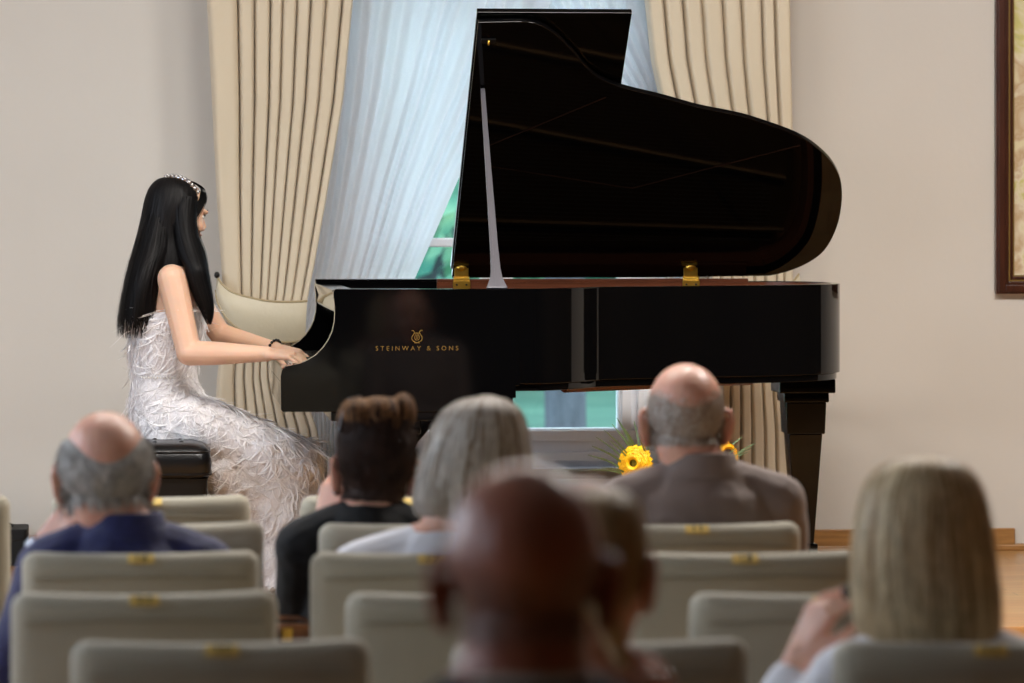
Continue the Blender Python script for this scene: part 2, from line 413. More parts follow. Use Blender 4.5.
tabR = [(-215, 600, 792, 1), (0, 647, 792, 1), (60, 653, 793, 1), (100, 662, 794, 1), (200, 694, 796, .8), (280, 712, 794, .6), (330, 716, 790, .6), (385, 722, 800, .9), (430, 720, 806, 1), (560, 716, 812, 1.1)]
cr = thing('curtain', 'beige pleated curtain behind the raised piano lid, beside the picture', 'curtain', RM @ V((PV(745, 0, VC).x, VC, STZ)), AL, 'beige window curtains')
drape('curtain', None, tabR, VC, 8, .055, '', y1=545, seed=5).build('curtain_cloth', M['curtain'], cr, 'R')
tabS = [(-215, 318, 590, 1), (-60, 320, 572, 1), (0, 322, 552, 1), (90, 322, 508, 1), (180, 318, 458, .8), (240, 312, 432, .7), (285, 306, 412, .6), (340, 300, 372, .5), (380, 302, 352, .6), (430, 304, 350, .8), (468, 304, 352, .9)]
sl = thing('sheer_curtain', 'white sheer curtain swept left in front of the window', 'curtain', RM @ V((wl+.3, VW-.1, STZ)), AL, 'white sheer curtains')
drape('sheer', None, tabS, VW-.11, 11, .028, '', y1=540, flat=False, seed=3, thick=.001, cols=10).build('voile', M['sheer'], sl, 'R', fix=False)
tabT = [(-215, 500, 684, 1), (0, 524, 684, 1), (90, 612, 686, 1), (180, 648, 690, .8), (285, 676, 694, .6), (330, 680, 700, .5), (380, 676, 702, .6), (468, 676, 704, .9)]
sr = thing('sheer_curtain', 'white sheer curtain swept right, behind the raised lid', 'curtain', RM @ V((wr-.1, VW-.06, STZ)), AL, 'white sheer curtains')
drape('sheer', None, tabT, VW-.07, 8, .03, '', y1=540, flat=False, seed=4, thick=.001, cols=10).build('voile', M['sheer'], sr, 'R', fix=False)
def tieback(parent, top, bot, name='tieback'):
    """a curved satin band wrapped round the gathered curtain"""
    rt = []; rb = []
    n = len(top)
    for i in range(n):
        t = i/(n-1); v = VC-.03-.06*math.sin(PI*t)
        if t < .08: v = VC+.0
        rt.append(PV(*top[i], v)); rb.append(PV(*bot[i], v-.01))
    rows = []
    for k in range(9):
        s_ = k/8; rows.append([a.lerp(c, s_)+V((0, -.014*math.sin(PI*s_), 0)) for a, c in zip(rt, rb)])
    mb = MB(); m = [p for r in rows for p in r]; bk = [p+V((0, .012, 0)) for p in m]; N = len(m); fs = []
    for r in range(8):
        for j in range(n-1):
            a = r*n+j; fs += [(a, a+1, a+n+1, a+n), (N+a, N+a+n, N+a+n+1, N+a+1)]
    for j in range(n-1): fs += [(j, N+j, N+j+1, j+1), (8*n+j, 8*n+j+1, N+8*n+j+1, N+8*n+j)]
    for r in range(8): fs += [(r*n, r*n+n, N+r*n+n, N+r*n), (r*n+n-1, N+r*n+n-1, N+r*n+2*n-1, r*n+2*n-1)]
    mb.add(m+bk, fs); o = mb.build(name, M['band'], parent, 'R')
    q = MB(); q.tube(rt, .0045, 8); q.tube(rb, .0045, 8); q.build('piping', M['piped'], o, 'R')
    return o
def spl(pts, n):
    out = []
    for i in range(n):
        t = i/(n-1)*(len(pts)-1); k = min(int(t), len(pts)-2); f = t-k
        p0 = pts[max(k-1, 0)]; p1 = pts[k]; p2 = pts[k+1]; p3 = pts[min(k+2, len(pts)-1)]
        out.append(tuple(.5*(2*b+(c-a)*f+(2*a-5*b+4*c-d)*f*f+(3*b-a-3*c+d)*f**3) for a, b, c, d in zip(p0, p1, p2, p3)))
    return out
top = spl([(217, 276), (222, 284), (232, 292), (248, 297), (268, 301), (288, 302), (307, 301)], 26)
bot = spl([(216, 290), (218, 303), (228, 320), (245, 333), (266, 340), (288, 342), (305, 340)], 26)
tieback(cl, top, bot)
MB().ell(PV(217, 275, VC-.02), (.011, .014, .013)).build('tieback_hook', M['blacksatin'], cl, 'R')
top = spl([(712, 301), (730, 302), (752, 300), (775, 295), (790, 285), (799, 274)], 20)
bot = spl([(714, 340), (732, 342), (754, 338), (776, 328), (792, 308), (801, 290)], 20)
tieback(cr, top, bot)

rz_ = PV(500, -215, VC).z
rd = thing('curtain_rod', 'brass curtain rod above the window carrying the curtains', 'curtain rod', RM @ V((PV(500, 0, VC).x, VC, rz_)), AL)
MB().tube([PV(160, -215, VC+.02)*1.0+V((0, 0, .01)), PV(840, -215, VC+.02)+V((0, 0, .01))], .016, 14).build('rod', M['brass'], rd, 'R')
for px in (158, 842): MB().ell(PV(px, -215, VC+.02)+V((0, 0, .01)), (.032, .032, .032)).build('finial', M['brass'], rd, 'R')
for px in (176, 500, 824):
    c_ = PV(px, -215, VC+.02); MB().tube([c_+V((0, 0, .02)), V((c_.x, VW, c_.z+.02))], .008, 8).build('bracket', M['brass'], rd, 'R')

# ------------------------------------------------------------------ picture
pa, pb = PV(996, 294, VW-.03), PV(1190, -160, VW-.03)
pc = thing('framed_picture', 'dark walnut framed abstract painting on the wall right of the curtain', 'picture', RM @ V(((pa.x+pb.x)/2, VW, pa.z)), AL)
def rect_frame(mb, x0, x1, z0, z1, w_, va, vb):
    mb.box((x0, va, z0), (x0+w_, vb, z1)).box((x1-w_, va, z0), (x1, vb, z1)).box((x0+w_, va, z0), (x1-w_, vb, z0+w_)).box((x0+w_, va, z1-w_), (x1-w_, vb, z1))
b = MB(); rect_frame(b, pa.x, pb.x, pa.z, pb.z, .05, VW-.035, VW-.001); rect_frame(b, pa.x+.008, pb.x-.008, pa.z+.008, pb.z-.008, .028, VW-.042, VW-.03)
rect_frame(b, pa.x+.056, pb.x-.056, pa.z+.056, pb.z-.056, .013, VW-.028, VW-.001)
b.build('picture_frame', M['frame'], pc, 'R', smooth=False, bevel=.003)
b = MB(); rect_frame(b, pa.x+.05, pb.x-.05, pa.z+.05, pb.z-.05, .006, VW-.034, VW-.001); rect_frame(b, pa.x+.069, pb.x-.069, pa.z+.069, pb.z-.069, .005, VW-.026, VW-.001)
b.build('gilt_fillet', M['gold'], pc, 'R', smooth=False)
MB().box((pa.x+.07, VW-.018, pa.z+.07), (pb.x-.07, VW-.006, pb.z-.07)).build('canvas', M['painting'], pc, 'R', smooth=False)

# ------------------------------------------------------------------ grand piano
PO = V((.457, 13.015, STZ)); RT, RB = 1.278, .958
pn = thing('grand_piano', 'black grand piano with raised lid on the stage', 'piano', RM @ PO, AL)
VN, VF = 13.015, 14.475
out_px = [(519, 21), (537, 24), (556, 35), (575, 54), (594, 75), (620, 87), (660, 97), (700, 108), (735, 115), (760, 122), (800, 137), (825, 155), (838, 173), (842, 190), (841, 210), (836, 230), (825, 250), (810, 262), (790, 271), (770, 276)]
TH = math.radians(38); ZH = 1.290
def on_lid(px, py):
    d = RMI @ V(((px-512)/F, 1, -(py-HY)/F)); c_, s_ = math.cos(TH), math.sin(TH)
    t = (VF-(c_/s_)*(HZ-ZH))/(d.y+(c_/s_)*d.z); r = (HZ+t*d.z-ZH)/s_
    return t*d.x, VF-r
curve = [on_lid(*p) for p in out_px]
curve = [(u, min(max(v, VN), VF)) for u, v in curve]
curve = [tuple(p) for p in spl(curve, 72)]
curve = [(u, min(max(v, VN), VF)) for u, v in curve]
def rimcurve(k=0):                             # the case follows the lid, a little smaller at the tail
    return [(u-.028*max(0, (u-1.9)/.65), v) for u, v in curve]
def offset(pts, d):
    o = []
    for i, p in enumerate(pts):
        a = pts[max(i-1, 0)]; c_ = pts[min(i+1, len(pts)-1)]
        tx, ty = c_[0]-a[0], c_[1]-a[1]; l = math.hypot(tx, ty) or 1
        o.append((p[0]-ty/l*d, p[1]+tx/l*d))
    return o
ua = PV(519, 300, VN).x; ux = PV(437, 285, VF-.05).x
rc = [(ua-.03, VN+.0015)]+[(u, max(v, VN+.0015)) for u, v in rimcurve()]+[(1.9, VF), (1.5, VF), (ux, VF)]
rc = [rc[0]]+[p for a, p in zip(rc, rc[1:]) if math.hypot(a[0]-p[0], a[1]-p[1]) > 1e-4]
def wallstrip(pts, t, z0, z1):
    inn = offset(pts, t); rs = []
    for (a, b_), (c_, d_) in zip(pts, inn): rs.append([V((a, b_, z0)), V((a, b_, z1)), V((c_, d_, z1)), V((c_, d_, z0))])
    return MB().rings(rs)
wallstrip(rc, .03, RB, RT).build('rim', M['black'], pn, 'R', bevel=.003)
wallstrip(offset(rc, .031), .022, RB+.03, RT-.004).build('inner_rim', M['veneer'], pn, 'R')
wallstrip(offset(rc, .012), .04, RB-.024, RB-.001).build('rim_moulding', M['black'], pn, 'R', bevel=.003)
# arms: profile traced on the near cheek
prof = [(337, 289), (520, 289), (520, 386), (516, 386), (516, 398), (513, 398), (513, 412), (283, 412), (281, 410), (280.7, 376), (282, 370), (286, 366.5), (293, 365), (300, 363.5), (308, 360), (316, 355), (323, 348), (328.5, 340), (332.5, 331), (334.5, 322), (335, 313), (334.5, 303), (333.5, 296), (333.5, 291.5), (335, 289.3)]
pp = [PV(x, y, VN) for x, y in prof]
for k, nm in ((0, 'key_arm'), (1, 'key_arm')):
    off = V((0, VF-.055-VN, 0))*k
    arm = MB().prism([V((max(p.x, pp[9].x+.05*k) if not k else min(max(p.x, pp[9].x+.05), ux-.001), p.y, p.z))+off for p in pp], (0, .055, 0)).build(nm, M['black'], pn, 'R', bevel=.002, seg=2)
    if k == 0: near_arm = arm
kx0, kx1 = pp[8].x, PV(513, 400, VN).x
zb = PV(400, 412, VN).z
b = MB().box((kx0+.012, VN+.05, zb+.002), (kx1, VF-.05, zb+.085))
b.box((PV(331, 412, VN).x, VN+.004, zb-.03), (kx1-.01, VF-.02, zb+.001))
b.build('key_bed', M['black'], pn, 'R', bevel=.004)
zk = 1.016                                     # white key tops
MB().box((kx0+.012, VN+.056, zb+.085), (kx0+.04, VF-.056, zk-.012)).build('key_slip', M['black'], pn, 'R', bevel=.004)
MB().box((kx0+.04, VN+.056, zb+.085), (kx0+.2, VN+.11, zk+.012)).build('key_block', M['black'], pn, 'R', bevel=.004)
MB().box((kx0+.06, VF-.11, zb+.085), (kx0+.2, VF-.056, zk+.012)).build('key_block', M['black'], pn, 'R', bevel=.004)
b = MB(); kw = (VF-.115-(VN+.115))/52
for i in range(52): b.box((kx0+.045, VN+.115+kw*i+.0006, zk-.02), (kx0+.2, VN+.115+kw*(i+1)-.0006, zk))
b.build('white_keys', M['ivory'], pn, 'R', smooth=False)['kind'] = 'stuff'
b = MB()
for i in range(51):
    if (51-i) % 7 in (1, 4): continue
    c_ = VN+.115+kw*(i+1); b.box((kx0+.095, c_-.005, zk), (kx0+.2, c_+.005, zk+.011))
b.build('black_keys', M['blacksatin'], pn, 'R', smooth=False)['kind'] = 'stuff'
fx = PV(334, 300, VN).x
fb = [(fx-.004, RT-.004), (fx+.006, RT-.045), (fx+.004, RT-.075), (fx+.018, RT-.10), (fx+.045, RT-.105), (fx+.06, zk+.03), (fx+.075, zk+.03), (fx+.075, RT-.004)]
MB().prism([V((x, VN+.056, z)) for x, z in fb], (0, VF-VN-.112, 0)).build('fallboard', M['black'], pn, 'R', bevel=.004)
ux = PV(437, 285, VF-.05).x
MB().box((fx+.08, VN+.056, RT-.07), (ux-.02, VF-.056, RT-.045)).build('pin_block_cover', M['blacksatin'], pn, 'R', bevel=.004)
MB().box((fx+.12, VN+.2, RT-.04), (fx+.15+.26, VF-.2, RT-.022)).build('music_desk', M['black'], pn, 'R', bevel=.004)
# inside: soundboard, iron plate with struts, strings
inner = offset(rc, .055)
MB().prism([V((a, b_, RT-.15)) for a, b_ in inner], (0, 0, .012)).build('soundboard', M['spruce'], pn, 'R', smooth=False)
b = MB().prism([V((a, b_, RT-.118)) for a, b_ in offset(rc, .09)], (0, 0, .008))
for v0, v1 in ((VN+.25, VN+.3), (VN+.55, VN+.75), (VN+.85, VN+1.1), (VF-.2, VF-.16)):
    u1 = 1.5 if v0 < VN+.3 else 2.1 if v0 < VN+.6 else 2.4
    if v0 < VN+.3: b.tube([V((ux, v0, RT-.09)), V((1.45, v0+.16, RT-.09))], .012, 8)
    else: b.tube([V((ux, v0, RT-.09)), V((u1, v1, RT-.09))], .012, 8)
pl = b.build('iron_plate', M['iron'], pn, 'R', smooth=False)
b = MB()
for i in range(70):
    t = i/69; v0 = VN+.12+t*(VF-VN-.24); u0 = ux-.02
    u1 = 1.35+1.0*min(1, t*1.25)**1.1; v1 = v0+.03+.1*(1-t)
    b.tube([V((u0, v0, RT-.085)), V((u1, min(v1, VF-.12), RT-.085))], .0012, 3)
b.build('strings', M['steel'], pn, 'R', smooth=False)['kind'] = 'stuff'
# underside frame seen below the rim
MB().prism([V((a, b_, RB-.026)) for a, b_ in offset(rc, .12)], (0, 0, .08)).build('underside_frame', M['spruce'], pn, 'R', bevel=.004)
b = MB(); b.tube([V((ua+.2, VN+.45, RB-.03)), V((2.2, VF-.45, RB-.03))], .02, 8)
b.build('under_beam', M['veneer'], pn, 'R')
MB().box((ux, VF-.052, RT-.004), (2.25, VF-.004, RT+.010)).build('hinge_rail', M['veneer'], pn, 'R', bevel=.002)
MB().box((fx+.0, VF-.052, RT-.003), (ux-.001, VF-.004, RT+.010)).build('hinge_rail', M['black'], pn, 'R', bevel=.002)
# lid
def lidpt(u, v, h=0):
    r = VF-v; return V((u, VF-r*math.cos(TH)-h*math.sin(TH)*-1*0 + h*math.sin(TH), ZH+r*math.sin(TH)+h*math.cos(TH)))
ulid = 1.143
lp = [(ulid, VN+.006)]+curve+[(1.9, VF), (ulid, VF)]
lp = [lp[0]]+[p for a, p in zip(lp, lp[1:]) if math.hypot(a[0]-p[0], a[1]-p[1]) > 1e-3]
n = len(lp); A = [lidpt(u, v, 0) for u, v in lp]; B = [lidpt(u, v, .019) for u, v in lp]
MB().add(A+B, [tuple(range(n-1, -1, -1)), tuple(range(n, 2*n))]+[(i, (i+1)%n, n+(i+1)%n, n+i) for i in range(n)]).build('lid', M['black'], pn, 'R', bevel=.003)
lid = pn.children[-1]
b = MB()                                       # flap folded back on the outside of the lid
u2 = PV(633, 12, 13.3).x
q = [(ulid-.004, VN-.018), (u2, VN-.018), (u2, VF-.02), (ulid-.004, VF-.02)]
A = [lidpt(u, v, .026) for u, v in q]; B = [lidpt(u, v, .045) for u, v in q]
b.add(A+B, [(3, 2, 1, 0), (4, 5, 6, 7), (0, 1, 5, 4), (1, 2, 6, 5), (2, 3, 7, 6), (3, 0, 4, 7)])
b.build('lid_flap', M['black'], pn, 'R', bevel=.003)
b = MB()                                       # thin dark rods imitating faint brown lines reflected in the lid
def reflected_line(a, c_, w_=.006):
    b.tube([lidpt(*on_lid(*a), -.001), lidpt(*on_lid(*c_), -.001)], w_*.8, 6)
reflected_line((490, 145), (606, 97), .003); reflected_line((490, 166), (632, 188), .003); reflected_line((632, 188), (800, 145), .003)
b.build('lid_reflection_line', mat('dark_reflection_line', (34, 18, 10), .8, var=.3, spec=.05), pn, 'R')
b = MB(); u_, v_ = on_lid(487, 40); b.add([lidpt(u_-.02, v_-.01, -.008), lidpt(u_+.03, v_-.01, -.008), lidpt(u_+.03, v_+.01, -.008), lidpt(u_-.02, v_+.01, -.008),
    lidpt(u_-.02, v_-.01, 0), lidpt(u_+.03, v_-.01, 0), lidpt(u_+.03, v_+.01, 0), lidpt(u_-.02, v_+.01, 0)], [(0,1,2,3),(7,6,5,4),(0,4,5,1),(1,5,6,2),(2,6,7,3),(3,7,4,0)])
pc_ = b.build('prop_cup', M['blacksatin'], pn, 'R'); MB().ell(lidpt(u_+.005, v_, -.012), (.004, .006, .01)).build('prop_button', M['brass'], pc_, 'R')
# prop stick
s0_ = PV(497, 289, VN+.045); uu, vv = on_lid(482.5, 88); s1 = lidpt(uu, vv, -.006)
d = (s1-s0_); L_ = d.length; d.normalize(); side = V((1, 0, 0)); side = (side-d*side.dot(d)).normalized(); nn = d.cross(side)
wid = [(0, .036), (.02, .03), (.05, .021), (.09, .0165), (.2, .0135), (.6, .010), (1, .0075)]
b = MB(); rs = []
for t, w_ in wid:
    c_ = s0_+d*(L_*t); rs.append([c_-side*w_-nn*.008, c_+side*w_-nn*.008, c_+side*w_+nn*.008, c_-side*w_+nn*.008])
b.rings(rs); st = b.build('lid_prop', M['stick'], pn, 'R', bevel=.002)
b = MB(); rs = []
for t in (.0, .28): c_ = s0_+d*(L_*t+.004)+nn*-.0092; rs.append([c_-side*.0045, c_+side*.0045, c_+side*.0045+nn*.004, c_-side*.0045+nn*.004])
b.rings(rs); b.build('short_prop', M['stick'], st, 'R')
# hinges
for px in (461, 690):
    c_ = PV(px, 279, VF-.03); c_.y = VF-.03; c_.z = RT+.0
    b = MB().box((c_.x-.032, c_.y-.032, RT-.028), (c_.x+.032, c_.y-.026, RT+.002)).box((c_.x-.03, c_.y-.028, RT+.0), (c_.x+.03, c_.y+.012, RT+.006))
    b.tube([V((c_.x-.03, c_.y-.02, RT+.01)), V((c_.x+.03, c_.y-.02, RT+.01))], .009, 10)
    b.box((c_.x-.026, c_.y-.02, RT+.01), (c_.x+.026, c_.y-.012, RT+.05))
    b.ell((c_.x, c_.y-.02, RT+.052), (.02, .01, .014))
    h = b.build('hinge', M['brass'], pn, 'R', bevel=.001)
    for dx in (-.018, .018): MB().ell((c_.x+dx, c_.y-.033, RT-.012), (.004, .002, .004), n=8, k=6).build('screw', M['blacksatin'], h, 'R')
# lettering and emblem on the cheek
tm = Matrix.Translation(V((PV(417, 348.5, VN).x, VN-.0006, PV(417, 348.5, VN).z))) @ Matrix.Rotation(PI/2, 4, 'X')
b = text_mb('STEINWAY & SONS', .0215, .0006, tm, 1.62)
b.build('lettering', M['gold'], near_arm, 'R', smooth=False)
c_ = PV(417, 336.5, VN); b = MB()
def cs(x, z): return V((c_.x+x, VN-.001, c_.z+z))
for sx in (-1, 1):
    b.tube([cs(sx*x, z) for x, z in spl([(.004, -.019), (.014, -.014), (.0175, -.004), (.012, .006), (.008, .013), (.012, .019), (.018, .02)], 22)], .0016, 6)
    b.tube([cs(sx*x, z) for x, z in spl([(.003, -.012), (.008, -.007), (.007, .002), (.004, .008)], 12)], .0012, 6)
for x in (-.003, 0, .003): b.tube([cs(x, -.015), cs(x, .014)], .0008, 5)
b.tube([cs(-.011, .011), cs(.011, .011)], .0014, 6).tube([cs(-.009, -.021), cs(.009, -.021)], .0018, 6)
b.build('lyre_emblem', M['gold'], near_arm, 'R')
# legs
def pleg(cx, cy, top_w, ztop, name='leg', brk=False):
    b = MB(); z0 = STZ+.075
    def sq(z, w_): return [V((cx-w_, cy-w_, z)), V((cx+w_, cy-w_, z)), V((cx+w_, cy+w_, z)), V((cx-w_, cy+w_, z))]
    w = top_w/2
    b.rings([sq(ztop, w), sq(ztop-.05, w)]); b.rings([sq(ztop-.05, w*.80), sq(ztop-.085, w*.80)])
    b.rings([sq(ztop-.085, w*.72), sq(ztop-.20, w*.68)]); b.rings([sq(ztop-.20, w*.60), sq(z0+.05, w*.34)])
    b.rings([sq(z0+.05, w*.46), sq(z0+.012, w*.46)]); b.rings([sq(z0+.012, w*.34), sq(z0, w*.34)])
    lg = b.build(name, M['black'], pn, 'R', bevel=.004)
    q = MB(); q.tube([V((cx-.014, cy, STZ+.034)), V((cx+.014, cy, STZ+.034))], .033, 20); q.box((cx-.02, cy-.012, STZ+.03), (cx+.02, cy+.012, z0+.002))
    q.build('caster', M['brass'], lg, 'R', bevel=.002)
tl = PV(803, 390, VF-.42)
pleg(tl.x, VF-.42, .205, RB-.028)
for vv in (VN+.17, VF-.17):
    cx = PV(383, 430, VN+.17).x; pleg(cx, vv, .24, zb-.028)
    b = MB(); pr = [(cx+.06, zb-.03), (cx+.22, zb-.03), (cx+.19, zb-.045), (cx+.15, zb-.07), (cx+.115, zb-.11), (cx+.09, zb-.16), (cx+.07, zb-.19), (cx+.05, zb-.19)]
    b.prism([V((x, vv-.04, z)) for x, z in pr], (0, .08, 0)); b.build('leg_bracket', M['black'], pn, 'R', bevel=.003)
# pedal lyre
ly = V((kx1-.2, (VN+VF)/2, 0)); b = MB()
b.box((ly.x-.03, ly.y-.16, STZ+.13), (ly.x+.05, ly.y+.16, STZ+.19))
for sx in (-1, 1): b.tube([V((ly.x, ly.y+sx*y, z)) for y, z in spl([(.07, STZ+.19), (.13, STZ+.3), (.1, STZ+.45), (.12, zb-.03)], 14)], .02, 8)
lyo = b.build('pedal_lyre', M['black'], pn, 'R')
for k in (-1, 0, 1):
    MB().tube([V((ly.x-.02, ly.y+k*.075, STZ+.15)), V((ly.x-.11, ly.y+k*.075, STZ+.10)), V((ly.x-.17, ly.y+k*.075, STZ+.085))], [.008, .011, .017], 8, flat=.4).build('pedal', M['brass'], lyo, 'R')

# ------------------------------------------------------------------ chairs
def chair_parts(t):
    W, Z0, Z1, T_ = .235, .43, .857, .075
    def outline(ins, y):
        r = .030; w = W-ins; z0 = Z0+ins; z1 = Z1-ins; rr = max(r-ins*.5, .012); o = []
        for cx, cz, a0 in ((w-rr, z1-rr, 0), (-w+rr, z1-rr, 90), (-w+rr, z0+rr, 180), (w-rr, z0+rr, 270)):
            for k in range(7):
                a = math.radians(a0+15*k); o.append((cx+rr*math.cos(a), cz+rr*math.sin(a)))
            if a0 == 0:
                for k in range(1, 10): o.append(((w-rr)*(1-2*k/10), z1))
            if a0 == 180:
                for k in range(1, 10): o.append((-(w-rr)*(1-2*k/10), z0))
        out = []
        for x, z in o:
            yy = y+.035*(x/W)**2-.10*(z-Z0)*.75; zz = z+.004*(x/W)**2*(1 if z > .6 else 0)
            out.append(V((x, yy+.05, zz)))
        return out
    rs = [outline(i_, y_) for i_, y_ in ((.14, -.001), (.08, -.0005), (.040, .0), (.028, .0012), (.018, .0055), (.0095, .012), (.004, .020), (.001, .029), (0, .038), (.001, .052), (.004, .062), (.012, .072), (.03, .079), (.08, .083), (.14, .084))]
    bk = MB().rings(rs).build('backrest', M['fabric'], t)
    bk.data.set_sharp_from_angle(angle=PI)
    q = MB()
    pts = [V((x, .05-.004+.035*(x/W)**2-.075*(.815-Z0), .815-.008*(x/W)**2)) for x in [(-.21+.42*k/16) for k in range(17)]]
    q.tube(pts, .0022, 6).build('piping', M['piping'], bk)
    # seat
    def so(ins, z):
        w, y0, y1, r = .235-ins, .07+ins, .53-ins, .05; o = []
        for cx, cy, a0 in ((w-r, y1-r, 0), (-w+r, y1-r, 90), (-w+r, y0+r, 180), (w-r, y0+r, 270)):
            for k in range(5): a = math.radians(a0+22.5*k); o.append(V((cx+r*math.cos(a), cy+r*math.sin(a), z)))
        return o
    MB().rings([so(.03, .375), so(.005, .385), so(0, .40), so(0, .44), so(.01, .455), so(.04, .465), so(.12, .468)]).build('seat', M['fabric'], t)
    for sx in (-1, 1):
        MB().tube([V((sx*.19, .49, .38)), V((sx*.205, .51, .002))], [.016, .011], 10).build('leg', M['metal'], t)
        MB().tube([V((sx*.19, .10, .38)), V((sx*.205, .03, .002))], [.016, .011], 10).build('leg', M['metal'], t)
    q = MB().box((-.2, .09, .355), (.2, .115, .38)).box((-.2, .47, .355), (.2, .495, .38)).box((-.012, .1, .357), (.012, .48, .375))
    for sx in (-1, 1): q.tube([V((sx*.14, .115, .37)), V((sx*.14, .100, .44)), V((sx*.14, .088, .52))], .010, 8)
    q.build('seat_frame', M['metal'], t)
    return bk
tilt = Matrix.Translation(V((0, .0262, .8480))) @ Matrix.Rotation(math.radians(42), 4, 'X')
ROWD = {1: 9.20, 2: 8.39, 3: 7.67, 4: 6.84, 5: 6.06}
G = 'upholstered hall chairs'
CH = [(1, -91, '1', 'greige upholstered chair cut off by the left edge, beside the black case'),
      (1, 151, '2', 'greige chair with number plate 2, nearest the piano bench'),
      (1, 401, '3', 'greige front row chair, directly before the seated person with upswept brown hair'),
      (2, 155, '9', 'greige chair just behind the chair numbered 2, before the person in navy'),
      (2, 429, '10', 'greige chair of the person in black with upswept hair'),
      (2, 697, '11', 'greige chair with plate 11, under the person in the taupe jacket'),
      (3, 141, '16', 'greige chair with plate 16, right behind the person in the navy shirt'),
      (3, 431, '17', 'greige chair directly behind the person with white bobbed hair'),
      (3, 745, '18', 'greige chair with plate 18, one row behind the chair numbered 11'),
      (4, 144.5, '23', 'greige chair with plate 23, behind the one numbered 16'),
      (4, 481, '24', 'greige chair mostly hidden by the nearest bald head'),
      (4, 827, '25', 'greige chair left of the long blonde hair, behind the raised hand'),
      (5, 222, '30', 'greige chair numbered 30, nearest at the lower left edge'),
      (5, 605, '31', 'greige chair at the bottom edge, right of the nearest bald head'),
      (5, 990, '32', 'greige chair in the lower right corner, behind the person with blonde hair'),
      ]
proto = None; CHP = {}
for i, (r, px, num, lab) in enumerate(CH):
    D = ROWD[r]; loc = V(((px-512)*D/F, D, 0)); rz = AL
    loc = loc-(RM @ V((0, .03, 0)))
    if proto is None:
        proto = thing('hall_chair', lab, 'chair', loc, rz, G); chair_parts(proto); c_ = proto
    else:
        c_ = copy_tree(proto, loc, rz); c_['label'] = lab
    pl = MB().box((-.026, -.011, -.0005), (.026, .011, .0035)).xf(tilt).build('number_plate', M['plate'], c_, bevel=.001); pl['own'] = 1
    text_mb(num, .026, .0006, tilt @ Matrix.Translation(V((0, -.0005, .0038))), 1.15).build('number', M['ink'], pl, smooth=False)
    CHP[num] = c_
for c_ in list(C.objects):
    if 'own' in c_: del c_['own']

# ------------------------------------------------------------------ people: shared pieces
def hmat(c, yaw, pitch=0, roll=0, s=1.0):
    """head frame: +y is where the face looks; yaw 90 looks away from the camera"""
    return Matrix.Translation(c) @ Matrix.Rotation(math.radians(yaw-90), 4, 'Z') @ Matrix.Rotation(math.radians(pitch), 4, 'X') @ Matrix.Rotation(math.radians(roll), 4, 'Y') @ Matrix.Scale(s, 4)
def add_head(mb, m, ears=True, big=1.0):
    h = MB()
    h.ell((0, -.012, .030), (.077, .097, .088), n=28, k=18).ell((0, .024, -.022), (.063, .072, .084), n=24, k=16)
    h.ell((0, .042, -.075), (.046, .046, .034)).ell((0, .080, -.094), (.019, .014, .015))
    for s in (-1, 1):
        h.ell((s*.036, .060, -.032), (.024, .026, .028)); h.ell((s*.034, .079, .023), (.022, .012, .009))
        h.ell((s*.010, .100, -.034), (.009, .009, .007))
        if ears:
            e = MB(); e.tube([V(p) for p in spl([(0, .010, -.026), (.004, -.004, -.032), (.008, -.014, -.018), (.010, -.022, .004), (.010, -.018, .024), (.007, -.002, .031), (.003, .012, .020), (0, .014, .004)], 20)], .0055, 8)
            e.ell((.001, -.003, -.002), (.006, .016, .026)); e.ell((.003, .002, -.028), (.005, .008, .010))
            e.xf(Matrix.Translation(V((s*.076, -.004, -.012))) @ Matrix.Diagonal((s, 1, 1, 1)) @ Matrix.Rotation(math.radians(18), 4, 'Z') @ Matrix.Scale(1.1, 4))
            h.join(e)
    h.tube([(0, .088, .016), (0, .098, -.008), (0, .111, -.028)], [.007, .009, .011], 10)
    h.ell((0, .100, -.034), (.008, .010, .007))
    h.ell((0, .091, -.056), (.021, .010, .006)).ell((0, .089, -.066), (.018, .010, .006))
    h.xf(m); mb.join(h)
def face_bits(m, parent, brow='hair_d'):
    for s in (-1, 1):
        e = MB().ell((s*.031, .0725, .004), (.0125, .0115, .009)).xf(m).build('eye', M['eye'], parent, 'W')
        MB().ell((s*.031, .0828, .004), (.0052, .0022, .0052), n=12, k=8).xf(m).build('iris', M['iris'], e, 'W')
        MB().tube([V((s*x, y, z)) for x, y, z in ((.018, .083, .009), (.031, .0865, .0125), (.045, .079, .008))], [.0014, .0022, .0014], 8).xf(m).build('eyelashes', M['hair_k'], parent, 'W')
        MB().tube([V((s*x, y, z)) for x, y, z in ((.014, .0935, .026), (.03, .0915, .031), (.047, .080, .026))], [.0025, .0035, .0015], 8).xf(m).build('eyebrow', M[brow], parent, 'W')
    MB().ell((0, .0965, -.0565), (.019, .006, .0042)).ell((0, .0945, -.0655), (.016, .006, .0045)).xf(m).build('lips', M['lip'], parent, 'W')
